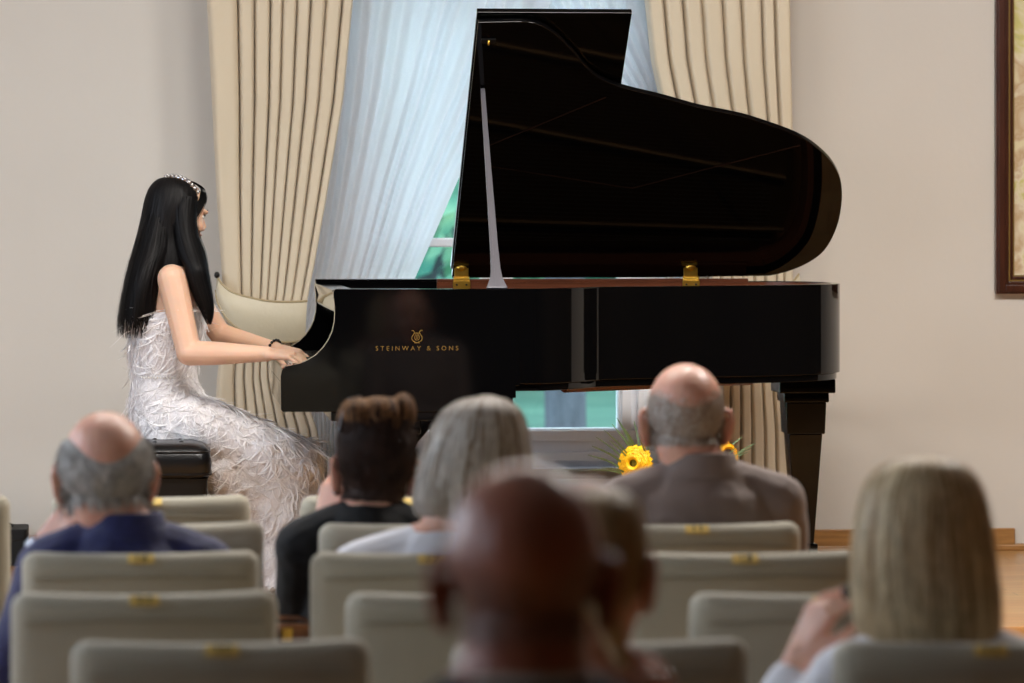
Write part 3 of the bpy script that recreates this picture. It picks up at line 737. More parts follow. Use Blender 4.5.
def add_hand(mb, wrist, dirv, nrm, side, curl=(.25, .45, .35), s=1.0, spread=.07, thumb=.9, fist=None):
    """wrist point, direction of the palm, nrm = back-of-hand normal, side=+1 when the thumb is on dir x nrm side"""
    d = V(dirv).normalized(); n_ = V(nrm); n_ = (n_-d*n_.dot(d)).normalized(); w_ = d.cross(n_)*side
    wrist = V(wrist)
    def L(x, y, z): return wrist+(d*x+w_*y+n_*z)*s
    for y, r, x1 in ((-.028, .0125, .078), (-.010, .0135, .084), (.010, .0138, .086), (.028, .0125, .080)):
        mb.cap(L(.004, y*.55, 0), .0165*s, L(x1, y, .002), r*s, 10)
    lens = [(.030, .019, .016), (.040, .025, .019), (.044, .028, .020), (.040, .024, .019)]
    for i, y in enumerate((-.031, -.0105, .0105, .031)):
        p = L([.078, .085, .087, .082][i], y, .002); a = 0; sp = (y/.031)*spread
        r = [.0078, .0085, .0088, .0086][i]
        for k, l in enumerate(lens[i]):
            a += (curl[k] if fist is None else fist[k])*(1+.12*(i-1.5)*.5)
            dd = (d*math.cos(sp)+w_*math.sin(sp))*math.cos(a)-n_*math.sin(a)
            q = p+dd*l*s*1.05; r2 = r*.9; mb.cap(p, r*s, q, r2*s, 10); p = q; r = r2
    p = L(.018, .026, -.006); q = L(.045, .048, -.014); mb.cap(p, .0155*s, q, .0115*s, 10)
    dd = (d*.9+w_*.35*thumb-n_*.35).normalized(); r_ = q+dd*.030*s; mb.cap(q, .0112*s, r_, .0095*s, 10)
    dd = (d*.95+w_*.05-n_*.4).normalized(); mb.cap(r_, .0096*s, r_+dd*.024*s, .008*s, 10)
def ribbon(mb, pts, w0, tang):
    n = len(pts); vs = []
    for i, p in enumerate(pts):
        w_ = w0*(1-.75*(i/(n-1))**3)*.5
        vs += [p-tang[i]*w_, p+tang[i]*w_]
    mb.add(vs, [(2*i, 2*i+1, 2*i+3, 2*i+2) for i in range(n-1)])
def ring_hair(rings, name, parent, m1, m2, n=1800, w=.003, seed=1, shell=.93, send=.93, frac2=.35, nz=.05, fly=.0, tipvar=.12, cap_top=True, drift=.1, label=None):
    """rings: (centre, axis1, axis2, theta0, theta1) from crown to tips (world); hair falls through them"""
    rnd = random.Random(seed); K = len(rings)
    def at(t, th, sc):
        x = t*(K-1); k = min(int(x), K-2); f = x-k
        def g(r, q): a = r[3]+(r[4]-r[3])*q; return r[0]+(r[1]*math.cos(a)+r[2]*math.sin(a))*sc
        p = [g(rings[min(max(k+j, 0), K-1)], th) for j in (-1, 0, 1, 2)]
        a, b, c, d = p
        return (b*2+(c-a)*f+(a*2-b*5+c*4-d)*f*f+(b*3-a-c*3+d)*f**3)*.5
    R = 26; S_ = 48; mb = MB(); g = []
    full = abs(rings[-1][4]-rings[-1][3]) > 6.2
    for i in range(R+1):
        g.append([at(i/R*send, j/S_, shell) for j in range(S_+1)])
    th_ = [[c.lerp(at(i/R*send, .5, 0), .0) for c in r] for i, r in enumerate(g)]
    vs = [p for r in g for p in r]; cs_ = [at(i/R*send, 0, 0) for i in range(R+1)]
    inn = [p+(cs_[i]-p)*.12 for i, r in enumerate(g) for p in r]; N = len(vs); fs = []; q = S_+1
    for i in range(R):
        for j in range(S_):
            a = i*q+j; fs += [(a, a+1, a+q+1, a+q), (N+a, N+a+q, N+a+q+1, N+a+1)]
    for i in range(R): fs += [(i*q, i*q+q, N+i*q+q, N+i*q), (i*q+S_, N+i*q+S_, N+i*q+q+S_, i*q+q+S_)]
    for j in range(S_): fs += [(R*q+j, R*q+j+1, N+R*q+j+1, N+R*q+j)]
    vs2 = vs+inn
    if cap_top: fs.append(tuple(range(S_, -1, -1)))
    mb.add(vs2, fs)
    o = mb.build(name, m1, parent, 'W')
    o.data.set_sharp_from_angle(angle=PI)
    A = MB(); B = MB(); seg = 16
    for s in range(n):
        th = rnd.random(); sc = rnd.uniform(.93, 1.0+nz*.4)+rnd.random()**6*fly; t0 = rnd.random()**2*.25; t1 = 1-rnd.random()*tipvar
        if rnd.random() < .25: t1 = rnd.uniform(.6, 1)
        ph = rnd.uniform(0, 9); dr = rnd.uniform(-1, 1)*drift; pts = []
        for i in range(seg+1):
            t = t0+(t1-t0)*i/seg
            q_ = min(max(th+dr*t*.12+.010*math.sin(t*7+ph), 0), 1)
            pts.append(at(t, q_, sc+nz*.25*math.sin(t*5+ph*2)))
        tn = []
        for i in range(seg+1):
            t = t0+(t1-t0)*i/seg; e = at(t, min(th+.02, 1), 1)-at(t, max(th-.02, 0), 1)
            tn.append(e.normalized() if e.length > 1e-6 else V((1, 0, 0)))
        ribbon(B if rnd.random() < frac2 else A, pts, w*rnd.uniform(.6, 1.3), tn)
    A.build('hair_strands', m1, o, 'W', fix=False)['kind'] = 'stuff'
    if frac2: B.build('hair_strands', m2, o, 'W', fix=False)['kind'] = 'stuff'
    return o
def scalp_hair(body, m, mask, name, parent, m1, m2, shell=True, thick=.006, n=2500, ln=.02, w=.0016, flow=(0, -.5, -1), seed=2, stand=.45):
    """short hair grown from the head surface wherever mask(local point) > 0 (0..1 density)"""
    _, world, wn, polys = body; mi = m.inverted(); rnd = random.Random(seed)
    s = m.to_scale().x
    loc = {}
    for i, p in enumerate(world):
        q = mi @ p
        if abs(q.x) < .0785 and abs(q.y) < .15 and -.16 < q.z < .16:
            k = mask(q)
            if k > 0: loc[i] = (q, k)
    idx = {}; vs = []; fs = []; cand = []
    for f in polys:
        if all(i in loc for i in f):
            for i in f:
                if i not in idx:
                    idx[i] = len(vs); k = loc[i][1]
                    vs.append(world[i]+wn[i]*(thick*min(1, k*1.5)-.0015)*s*(1+.35*noise.noise(world[i]*60)))
            fs.append(tuple(idx[i] for i in f)); cand.append(f)
    mb = MB().add(vs, fs); o = mb.build(name, m1, parent, 'W', fix=False)
    if not shell: o.data.clear_geometry(); o.data.set_sharp_from_angle(angle=PI)
    fl = (m.to_3x3() @ V(flow)).normalized(); A = MB(); B = MB()
    for _ in range(n):
        f = rnd.choice(cand); p = world[f[0]].lerp(world[f[2]], rnd.random()); nn_ = wn[f[0]]; k = loc[f[0]][1]
        if rnd.random() > k*1.2: continue
        t = fl-nn_*fl.dot(nn_); t = t.normalized() if t.length > 1e-4 else V((0, 0, -1))
        t = (t+V((rnd.uniform(-.3, .3), rnd.uniform(-.3, .3), rnd.uniform(-.3, .3)))).normalized()
        l = ln*rnd.uniform(.5, 1.2)*s; q0 = p+nn_*thick*.6*s*min(1, k*1.5)
        pts = [q0+(t+nn_*stand*(1-j/4))*l*j/4 for j in range(5)]; wd = nn_.cross(t).normalized()
        ribbon(B if rnd.random() < .4 else A, pts, w, [wd]*5)
    A.build('hair_strands', m1, o, 'W', fix=False)['kind'] = 'stuff'; B.build('hair_strands', m2, o, 'W', fix=False)['kind'] = 'stuff'
    return o
def torso(mb, sc, hw, hip, g=0.0, fwd=V((0, 1, 0)), nb=.062, slope=.055, fem=1.0):
    """ellipse rings from hips to neck; sc = point between the shoulder joints, g = cloth allowance"""
    rt = V((fwd.y, -fwd.x, 0)); spine = [hip, hip.lerp(sc, .35), hip.lerp(sc, .7), sc+V((0, 0, -.05)), sc+V((0, 0, .02)), sc+V((0, 0, slope)), sc+V((0, 0, slope+.035))]
    wx = [.165, .145*fem, hw*.86, hw*.93, hw*.80, nb+.03, nb]; wy = [.125, .105*fem, .118, .112, .095, .07, nb*.95]
    rs = []
    for c, a, b_ in zip(spine, wx, wy):
        rs.append([c+rt*math.cos(2*PI*j/28)*(a+g)+fwd*math.sin(2*PI*j/28)*(b_+g) for j in range(28)])
    mb.rings(rs)
def shoulders(mb, sc, hw, r, fwd, g=0, slope=.055):
    rt = V((fwd.y, -fwd.x, 0))
    for s in (-1, 1):
        mb.cap(sc+V((0, 0, slope*.75))+rt*s*.045, .045+g, sc+rt*s*hw*.98, r+g)
def seated(label, D, head, yaw, pitch, roll, hs, skin, sc_px, hw, arms, shirt, bottoms='trouser', collar=None, brow='hair_d', lean=0, nkr=.056, hipx=None, slope=.055, fem=1, sleeves=1.0, voxel=.006, hem=.52, ears=True, forearm_skin=False, gcl=.016):
    """head=(px,py) of the head centre; sc_px = (px,py) of the shoulder line; arms = per side list [elbow, wrist, hand dir, nrm, side, curl]"""
    hc = P(*head, D); sc = P(*sc_px, D-.03+lean*0); a_ = math.radians(90+5.4); fwd = V((math.cos(a_), math.sin(a_), 0)); rt = V((fwd.y, -fwd.x, 0))
    hip = V((sc.x if hipx is None else hipx, sc.y+.03, .56))+fwd*.02
    root = thing('person', label, 'person', (hip.x, hip.y, 0), 0)
    m = hmat(hc, yaw, pitch, roll, hs); b = MB(); add_head(b, m, ears)
    torso(b, sc, hw, hip, 0, fwd, nkr, slope, fem); shoulders(b, sc, hw, .05, fwd, 0, slope)
    b.cap(sc+V((0, .0, slope)), nkr, m @ V((0, -.025, -.055)), nkr*.98*1.0, 20)
    cl_ = MB(); torso(cl_, sc, hw, hip, gcl, fwd, nkr+.002, slope-.012, fem); shoulders(cl_, sc, hw, .052, fwd, gcl, slope-.01)
    # legs
    pants = MB(); pants.ell(hip+V((0, 0, -.02)), (.185, .16, .12))
    for s in (-1, 1):
        h0 = hip+rt*s*.09+V((0, 0, -.03)); kn = h0+fwd*.44+V((0, 0, -.02)); an = V((kn.x, kn.y, .10))+fwd*.03
        b.cap(h0, .075, kn, .052).cap(kn, .050, an, .035); pants.cap(h0, .088, kn, .066).cap(kn, .064, an, .052)
        MB().cap(V((an.x, an.y, .04)), .038, V((an.x, an.y, .036))+fwd*.15, .034).xf(Matrix()).build('shoe', M['shoe'], root, 'W')
        b.cap(an, .034, V((an.x, an.y, .04))+fwd*.1, .025)
    for s, (el, wr_, hd, nm, sd, cu) in zip((-1, 1), arms):
        if el is None:
            el = sc+rt*s*(hw+.035)+fwd*.06+V((0, 0, -.29)); wr_ = el+fwd*.22-rt*s*.08+V((0, 0, -.02)); hd = fwd-rt*s*.3; nm = V((0, 0, 1)); sd = -s; cu = (.3, .4, .3)
        sh = sc+rt*s*hw*.98; el = V(el); wr_ = V(wr_)
        b.cap(sh, .047, el, .038).cap(el, .037, wr_, .025*max(hs, 1)); add_hand(b, wr_, hd, nm, sd, cu, s=hs)
        cl_.cap(sh, .056+gcl*.6, el, .046+gcl*.6)
        if not forearm_skin: cl_.cap(el, .045+gcl*.6, el.lerp(wr_, sleeves), .032+gcl*.5)
    body = organic(b, 'body', M[skin], root, .0042, 4)
    face_bits(m, root, brow)
    wr = lambda p, n_: .0035*noise.noise(p*14)+.002*noise.noise(p*34)
    organic(cl_, 'shirt' if shirt != 'taupe' and shirt != 'suit' else 'jacket', M[shirt], root, voxel, 5, disp=wr)
    organic(pants, 'trousers', M[bottoms], root, .009, 4)
    if collar:
        col, hgt, rad, back = collar
        rs = []; c0 = sc+V((0, 0, slope+.004)); n_ = 40
        q = MB(); prof_ = [(rad+.022, -.006), (rad+.016, hgt*.45), (rad+.008, hgt), (rad+.002, hgt+.003), (rad-.003, hgt-.004), (rad-.002, -.01)]
        for j in range(n_+1):
            a = math.radians(-60+300*j/n_)-PI/2+PI+PI-math.radians(0); a = math.radians(120+300*j/n_)
            dr = rt*math.cos(a)+fwd*math.sin(a); rs.append([c0+dr*r_+V((0, 0, z_))+V((0, 0, back*(-.5*math.sin(a)-.5))) for r_, z_ in prof_])
        q.rings(rs); co = q.build('collar', M[col], root, 'W', bevel=.002)
    return root, body, m, fwd, rt, sc

NA = (None, None, None, None, None, None)
print('people')
# --- person in navy (left)
D = 7.86
el = P(12, 668, D+.02); wr_ = P(40, 552, D+.12)
r, body, m, fwd, rt, sc = seated('older bald person with grey side hair in navy shirt, hand raised to cheek', D, (105, 476), 98, -6, 0, 1.10, 'skin_m', (126, 568), .155,
    [(el, wr_, P(80, 512, D+.10)-wr_, V((-.5, -.9, .5)), 1, (.5, .6, .4)), NA], 'navy', collar=('navy', .042, .066, 0), sleeves=.9, slope=.066, nkr=.066)
scalp_hair(body, m, lambda q: 0 if (q.z < -.042-.02*(q.y > 0) or q.y > .045 or (abs(q.x) > .07 and q.y > .012 and q.z < -.02)) else
    max(0, min(1, (.022+.055*(q.x/.07)**2-q.z-max(0, q.y+.03)*.2)*30)), 'hair', r, M['hair_g'], M['hair_g2'], thick=.010, n=5200, ln=.032, w=.0026, flow=(0, -.6, -1))
q = MB(); d_ = (P(80, 512, D+.10)-wr_).normalized(); q.tube([wr_-d_*.006, wr_+d_*.014], .036, 20); q.build('wristwatch', M['steel'], r, 'W')
# --- person in taupe jacket
D = 8.62
r, body, m, fwd, rt, sc = seated('bald person in taupe jacket seated before the sunflowers', D, (685, 421), 94, -4, 0, 1.08, 'skin_m', (701, 505), .172,
    [NA, NA], 'taupe', collar=('taupe', .042, .068, .008), slope=.07, nkr=.068, hipx=P(701, 494, D).x)
scalp_hair(body, m, lambda q: 0 if (q.z < -.050 or q.y > .04 or (abs(q.x) > .066 and q.y > .008 and q.z < .0)) else
    max(0, min(1, (.050+.03*(q.x/.07)**2-q.z-max(0, q.y+.05)*.2)*14)), 'hair', r, M['hair_s'], M['hair_g2'], thick=.003, n=9000, ln=.008, w=.0018, flow=(0, -.3, -1), stand=.8)
# --- person with upswept brown hair
D = 8.60
el = P(300, 618, D+.05); wr_ = P(326, 524, D+.14)
r, body, m, fwd, rt, sc = seated('person in black with upswept brown hair, hand at face, beside the white bob', D, (375, 470), 98, -3, 3, 1.04, 'skin_w', (368, 548), .142,
    [(el, wr_, P(338, 482, D+.16)-wr_, V((-.6, -.8, .2)), 1, (.5, .7, .5)), NA], 'blk', bottoms='trouser', slope=.075, fem=.9, nkr=.052, sleeves=.8)
scalp_hair(body, m, lambda q: 0 if (q.z < -.070 or q.y > .06-.3*max(0, -q.z) or (abs(q.x) > .058 and -.06 < q.z < .026 and q.y > -.028) or q.z+.3*q.y < -.098) else min(1, (q.z+.085)*40), 'hair', r,
    M['hair_b'], M['hair_b'], thick=.010, n=3500, ln=.05, w=.0025, flow=(0, .2, 1), stand=.1)
hb = MB()
def bl(px, py, dd, rx, ry, rz_): hb.ell(P(px, py, D+dd), (rx, ry, rz_))
bl(358, 413, -.04, .040, .05, .034); bl(380, 412, -.04, .046, .05, .034); bl(403, 412, -.02, .030, .046, .040); bl(374, 424, -.04, .084, .05, .036); bl(350, 422, .0, .03, .05, .040); bl(376, 440, .0, .088, .08, .06)
ho = organic(hb, 'hair_roll', M['hair_b'], r, .005, 5, disp=lambda p, n_: .0012*math.sin(p.x*120+6*noise.noise(p*9)))
_, wv, wn_, pf = ho; A = MB(); B = MB(); rn = random.Random(4)
for _ in range(2600):
    f = rn.choice(pf); p = wv[f[0]]; n_ = wn_[f[0]]
    t = V((rn.uniform(-.25, .25), .35, 1)); t = (t-n_*t.dot(n_)).normalized(); l = rn.uniform(.02, .05)
    pts = [p+n_*.002+t*l*(j/4-.5)-n_*(((j/4-.5)*l)**2*10) for j in range(5)]
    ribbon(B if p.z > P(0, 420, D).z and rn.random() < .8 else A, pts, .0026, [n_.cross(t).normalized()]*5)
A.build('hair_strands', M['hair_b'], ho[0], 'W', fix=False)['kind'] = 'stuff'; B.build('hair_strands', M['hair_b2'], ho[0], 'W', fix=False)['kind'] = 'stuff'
q = MB(); pts = [P(338, 432, D-.06), P(343, 412, D-.07), P(349, 399, D-.05), P(360, 397, D-.02)]
q.tube(pts, .0042, 8, flat=.5); q.tube([P(340, 430, D-.05), P(344, 416, D+.06)], .003, 6); q.build('glasses', M['steel'], r, 'W')
q = MB(); q.ell(P(337, 491, D+.12), (.010, .008, .010)); q.build('ring', M['bead'], r, 'W')
# --- person with white bob
D = 7.86
r, body, m, fwd, rt, sc = seated('person with white bobbed hair and white blouse beside the nearest bald head', D, (473, 464), 92, -2, 0, .98, 'skin_w', (440, 574), .165,
    [NA, NA], 'blouse', slope=.066, fem=.95, nkr=.056, hipx=P(436, 0, D).x)
def rings_px(tab, D, dax=0.0):
    out = []
    for y, xl, xr, dep, dd, t0, t1 in tab:
        c = P((xl+xr)/2, y, D+dd); out.append((c, V(((xr-xl)/2*D/F, 0, 0)), V((0, dep, 0)), math.radians(t0), math.radians(t1)))
    return out
OP = (125, 415)                                 # hair all round except the face (face looks to +Y = 90 deg)
ring_hair(rings_px([(395, 482, 492, .006, -.01, *OP), (397, 474, 498, .02, -.01, *OP), (400, 460, 508, .055, -.01, *OP), (410, 444, 520, .085, -.01, *OP), (425, 434, 526, .105, 0, *OP), (445, 426, 530, .115, 0, *OP), (470, 419, 532, .115, 0, *OP), (495, 414, 532, .11, 0, *OP), (512, 416, 528, .098, 0, *OP), (520, 424, 520, .08, 0, *OP)], D),
    'hair', r, M['hair_w'], M['hair_w2'], n=2600, w=.0036, seed=11, nz=.07, frac2=.4, tipvar=.1)
MB().tube([P(x, y, D-.075) for x, y in spl([(448, 512), (470, 523), (492, 520), (505, 512)], 14)], .006, 8).build('neck_scarf', mat('teal_scarf', (88, 140, 156), .7, var=.2, bump=.2), r, 'W')
# --- blonde person, right
D = 6.30
el = P(748, 800, D+.12); wr_ = P(800, 655, D+.10)
r, body, m, fwd, rt, sc = seated('person with long blonde hair and raised hand wearing a ring', D, (926, 540), 88, -3, 0, .98, 'skin_w', (938, 684), .150,
    [(el, wr_, P(829, 600, D+.10)-wr_, V((-.75, -.5, .5)), 1, (.5, .6, .3)), NA], 'blouse', slope=.07, fem=.95, nkr=.055, sleeves=.80)
OP = (120, 420)
ring_hair(rings_px([(456, 918, 932, .006, -.01, *OP), (458, 904, 944, .03, -.01, *OP), (463, 888, 960, .06, -.01, *OP), (475, 872, 974, .09, 0, *OP), (495, 862, 984, .11, 0, *OP), (530, 855, 991, .12, 0, *OP), (570, 852, 996, .12, 0, *OP), (605, 853, 1000, .115, -.005, *OP), (632, 858, 999, .105, -.01, *OP), (650, 866, 994, .09, -.01, *OP)], D),
    'hair', r, M['hair_l'], M['hair_l2'], n=3200, w=.0036, seed=12, nz=.07, frac2=.36, tipvar=.06)
MB().ell(P(848, 592, D+.06), (.011, .011, .013)).build('ring', M['bead'], r, 'W')
# --- person behind the nearest bald head
D = 4.85
wr_ = P(668, 745, D-.05); el = P(700, 920, D)
r, body, m, fwd, rt, sc = seated('person with dark blonde tied hair, partly hidden behind the nearest bald head', D, (588, 572), 72, -4, 0, .98, 'skin_m', (590, 792), .145,
    [NA, (el, wr_, P(648, 690, D-.03)-wr_, V((.4, -.9, .2)), -1, (.5, .6, .4))], 'suit', slope=.07, fem=.95, nkr=.05)
OP = (105, 400)
ring_hair(rings_px([(483, 584, 594, .006, -.01, *OP), (486, 570, 604, .02, -.01, *OP), (491, 545, 624, .06, -.01, *OP), (505, 528, 638, .09, -.01, *OP), (530, 518, 646, .105, -.01, *OP), (560, 518, 647, .11, -.01, *OP), (590, 530, 641, .10, -.01, *OP), (612, 552, 622, .08, -.02, *OP)], D),
    'hair', r, M['hair_l2'], M['hair_l'], n=2200, w=.003, seed=13, nz=.06, frac2=.35)
ring_hair([(P(596+i*6, 598+i*14, D-.10+i*.004), V((.020-.002*i, 0, .004)), V((0, .018-.002*i, 0)), 0, 2*PI) for i in range(6)], 'ponytail', r, M['hair_l2'], M['hair_l'], n=500, w=.003, seed=14)
# --- nearest bald person
D = 3.90
r, body, m, fwd, rt, sc = seated('nearest bald person in dark suit, seen from behind at the bottom centre', D, (524, 580), 91, -3, 0, 1.0, 'skin_f', (524, 790), .165,
    [NA, NA], 'suit', collar=('cream', .022, .060, 0), slope=.092, nkr=.064)
scalp_hair(body, m, lambda q: 0 if (q.z < -.058 or q.y > .03 or (abs(q.x) > .066 and q.y > .0 and q.z < .0)) else
    max(0, min(1, (.020+.03*(q.x/.07)**2-q.z-max(0, q.y+.07)*.2)*9)), 'hair', r, M['hair_d'], M['hair_s'], thick=.0012, n=9000, ln=.006, w=.0007, flow=(0, -.3, -1), stand=.8)
exec_pianist = True
# ------------------------------------------------------------------ pianist
DP = 13.65
pr_ = thing('person', 'pianist in white feathered dress with long black hair at the keyboard', 'person', (P(175, 440, DP).x, DP, STZ))
m = hmat(P(179, 213, DP), 34, -14, 0, 1.0)
b = MB(); add_head(b, m, False)
def ring(yp, xl, xr, dep, D=DP, dd=0, n=28):
    c = P((xl+xr)/2, yp, D+dd); a = (xr-xl)/2*D/F
    return [c+V((a*math.cos(2*PI*j/n), dep*math.sin(2*PI*j/n), 0)) for j in range(n)]
b.cap(P(176, 262, DP), .047, m @ V((0, -.02, -.05)), .050)
b.rings([ring(258, 164, 192, .06), ring(266, 157, 198, .12), ring(280, 150, 202, .155), ring(305, 145, 201, .15), ring(340, 146, 194, .12), ring(375, 146, 192, .12), ring(410, 140, 200, .15), ring(440, 140, 210, .16)])
sn, sf = P(172, 279, 13.50), P(182, 279, 13.81)
en, ef = P(189, 353, 13.44), P(220, 334, 13.86)
wn1, wf1 = P(268, 354, 13.36), P(277, 349, 13.72)
b.cap(sn, .052, sn.lerp(en, .5), .047).cap(sn.lerp(en, .5), .047, en, .043).cap(en, .044, en.lerp(wn1, .35), .041).cap(en.lerp(wn1, .35), .041, wn1, .026)
b.cap(sf, .050, ef, .040).cap(ef, .040, wf1, .024)
add_hand(b, wn1, P(296, 356, 13.34)-wn1, V((0, -.25, 1)), -1, (.45, .42, .25), s=1.0, spread=.10)
add_hand(b, wf1, P(304, 357, 13.66)-wf1, V((0, -.2, 1)), 1, (.35, .4, .25), s=1.0, spread=.10)
for dy, kx in ((-.09, 284), (.09, 288)):
    h0 = P(180, 430, DP+dy); kn = P(kx, 468, DP+dy); an = P(kx+4, 566, DP+dy); b.cap(h0, .07, kn, .052).cap(kn, .048, an, .035); b.cap(an, .034, P(kx+24, 578, DP+dy), .022)
pbody = organic(b, 'body', M['skin_p'], pr_, .004, 4)
face_bits(m, pr_, 'hair_k')
b = MB()
b.rings([ring(310, 142, 203, .158), ring(320, 132, 203, .166), ring(345, 130, 200, .150), ring(375, 134, 195, .138), ring(400, 131, 206, .17), ring(425, 130, 216, .19), ring(441, 132, 218, .20)])
for dy in (-.09, .09): b.cap(P(184, 424, DP+dy), .118, P(296, 463, DP+dy), .088)
b.cap(P(184, 424, DP), .115, P(296, 463, DP), .085)
b.cap(P(196, 448, DP-.1), .07, P(226, 470, DP-.1), .09)
b.rings([ring(440, 203, 314, .19), ring(470, 206, 321, .20), ring(500, 212, 327, .21), ring(540, 232, 333, .23), ring(572, 246, 336, .25, dd=-.03), ring(583, 252, 339, .26, dd=-.05)])
fold = lambda p, n_: .010*noise.noise(V((p.x*9, p.y*9, p.z*3)))+.006*noise.noise(p*26)
dr = organic(b, 'dress', M['dress'], pr_, .0065, 6, disp=fold)
_, wv, wn_, pf = dr; A = MB(); rn = random.Random(9)
cnt = 0
while cnt < 6000:
    f = rn.choice(pf); p = wv[f[0]].lerp(wv[f[2]], rn.random()); n_ = wn_[f[0]]
    if n_.y > .45: continue
    if p.z < 1.0 and rn.random() < .15: continue
    cnt += 1
    a = rn.uniform(-1.2, 1.2); base = V((math.sin(a), 0, -math.cos(a))); t = (base-n_*base.dot(n_))
    if t.length < .05: continue
    t.normalize(); s_ = n_.cross(t).normalized(); l = rn.uniform(.03, .08); cv = rn.uniform(-1, 1)*22; lift = rn.uniform(.0, .15); pts = []; tg = []
    for j in range(8):
        x = j/7*l; pts.append(p+t*x+s_*cv*x*x+n_*(.003+lift*x*(1-x/l*.7))); tg.append((s_*math.cos(x*20)+n_*math.sin(x*20)).normalized())
    ribbon(A, pts, rn.uniform(.0015, .006), tg)
A.build('feathers', M['feather'], dr[0], 'W', fix=False)['kind'] = 'stuff'
A = MB()
for i in range(60):
    t = i/59; j = int(t*28) % 28
    th_ = 2*PI*t; c = P(165, 376, DP); pt = c+V((.104*math.cos(th_), .148*math.sin(th_), 0)); A.ell(pt, (.004, .004, .005), n=8, k=5)
A.build('beaded_waistband', M['pearl'], dr[0], 'W')
for dy in (-.1, .1):
    a_ = P(306, 572, DP+dy); MB().cap(V((a_.x-.02, a_.y, STZ+.045)), .03, V((a_.x+.13, a_.y, STZ+.022)), .02).build('shoe', M['white'], pr_, 'W')
# hair: crown, the fall down the back, the lock in front of the shoulder
OPN = (74, 352)
ring_hair(rings_px([(177, 167, 180, .015, .0, *OPN), (179, 158, 188, .045, 0, *OPN), (187, 150, 196, .075, 0, *OPN), (200, 145, 200, .092, 0, *OPN), (215, 142, 197, .098, 0, *OPN), (237, 137, 199, .098, -.0, *OPN), (256, 132, 204, .105, -.01, *OPN), (272, 128, 205, .115, -.01, 100, 345)], DP),
    'hair', pr_, M['hair_k'], M['hair_k2'], n=2600, w=.004, seed=21, nz=.05, tipvar=.05)
ring_hair(rings_px([(200, 150, 178, .06, -.01, 0, 360), (228, 141, 176, .085, -.015, 0, 360), (246, 136, 175, .10, -.02, 0, 360), (264, 130, 170, .12, -.03, 0, 360), (285, 125, 165, .14, -.03, 0, 360), (305, 121, 163, .14, -.03, 0, 360), (322, 118, 162, .13, -.03, 0, 360), (338, 118, 158, .11, -.03, 0, 360)], DP),
    'hair_back', pr_, M['hair_k'], M['hair_k2'], n=2600, w=.0032, seed=22, nz=.08, tipvar=.30, fly=.14, send=.8)
ring_hair(rings_px([(196, 172, 198, .05, -.03, 0, 360), (215, 172, 196, .06, -.04, 0, 360), (235, 174, 198, .06, -.06, 0, 360), (252, 178, 204, .055, -.09, 0, 360), (268, 186, 207, .05, -.13, 0, 360), (285, 190, 210, .045, -.13, 0, 360), (303, 197, 213, .035, -.13, 0, 360), (316, 203, 213, .025, -.13, 0, 360), (325, 207, 211, .012, -.13, 0, 360)], DP),
    'hair_front', pr_, M['hair_k'], M['hair_k2'], n=1000, w=.003, seed=23, nz=.1, tipvar=.3, fly=.2, send=.8)
b = MB(); rn = random.Random(31)
for k in range(260):
    s_ = rn.choice((-1, 1)); a0 = rn.uniform(0, 1); p0 = V((s_*.004, .034-.03*a0, .119)); p3 = V((s_*rn.uniform(.075, .082), .030-.03*a0, rn.uniform(-.03, .02)))
    p1 = V((s_*.034, .062-.02*a0, .101)); p2 = V((s_*rn.uniform(.060, .070), .060-.03*a0, .056))
    pts = [m @ V(p) for p in spl([tuple(p0), tuple(p1), tuple(p2), tuple(p3)], 10)]; ribbon(b, pts, .004, [(m.to_3x3() @ V((.0, -.6, .8))).normalized()]*10)
b.build('hair_fringe', M['hair_k'], pr_, 'W', fix=False)['kind'] = 'stuff'
b = MB(); prl = MB(); tp = [P(x, y, DP+dd) for x, y, dd in ((166, 178, -.03), (172, 177, -.05), (180, 178, -.07), (188, 182, -.085), (194, 188, -.085), (199, 194, -.075))]
tpp = [V(q) for q in spl([tuple(p) for p in tp], 20)]
b.tube(tpp, .0022, 6)
for i, p in enumerate(tpp):
    if i % 2 == 0:
        for k in range(5):
            a = 2*PI*k/5; q = p+V((.005*math.cos(a), -.003, .005*math.sin(a)+.004)); b.ell(q, (.003, .002, .004), n=6, k=5)
        prl.ell(p+V((0, -.006, .005)), (.0034,)*3, n=8, k=6)
ti = b.build('tiara', M['silver'], pr_, 'W'); prl.build('pearls', M['pearl'], ti, 'W')
b = MB(); dW = (P(296, 357, 13.66)-wf1).normalized(); u_ = dW.cross(V((0, 0, 1))).normalized(); w_ = u_.cross(dW)
for k in range(16):
    a = 2*PI*k/16; b.ell(wf1-dW*.012+(u_*math.cos(a)+w_*math.sin(a))*.029, (.0055,)*3, n=8, k=6)
b.build('bracelet', M['bead'], pr_, 'W')

# ------------------------------------------------------------------ piano bench
bl_ = PV(211, 460, 13.30); bc = V((bl_.x-.19, 13.60, STZ))
bn = thing('piano_bench', 'black tufted leather piano bench under the pianist', 'bench', RM @ bc, AL)
zt_ = P(180, 441, 13.35).z-STZ
def rr(w_, l_, z, r=.05, n=6):
    o = []
    for cx, cy, a0 in ((w_-r, l_-r, 0), (-w_+r, l_-r, 90), (-w_+r, -l_+r, 180), (w_-r, -l_+r, 270)):
        for k in range(n+1): a = math.radians(a0+90*k/n); o.append(V((cx+r*math.cos(a), cy+r*math.sin(a), z)))
    return o
cu_ = MB().rings([rr(.182, .36, zt_-.118), rr(.19, .37, zt_-.10), rr(.192, .372, zt_-.06), rr(.185, .365, zt_-.028), rr(.165, .345, zt_-.008), rr(.13, .31, zt_), rr(.06, .24, zt_)]).build('cushion', M['leather'], bn)
cu_.data.set_sharp_from_angle(angle=PI)
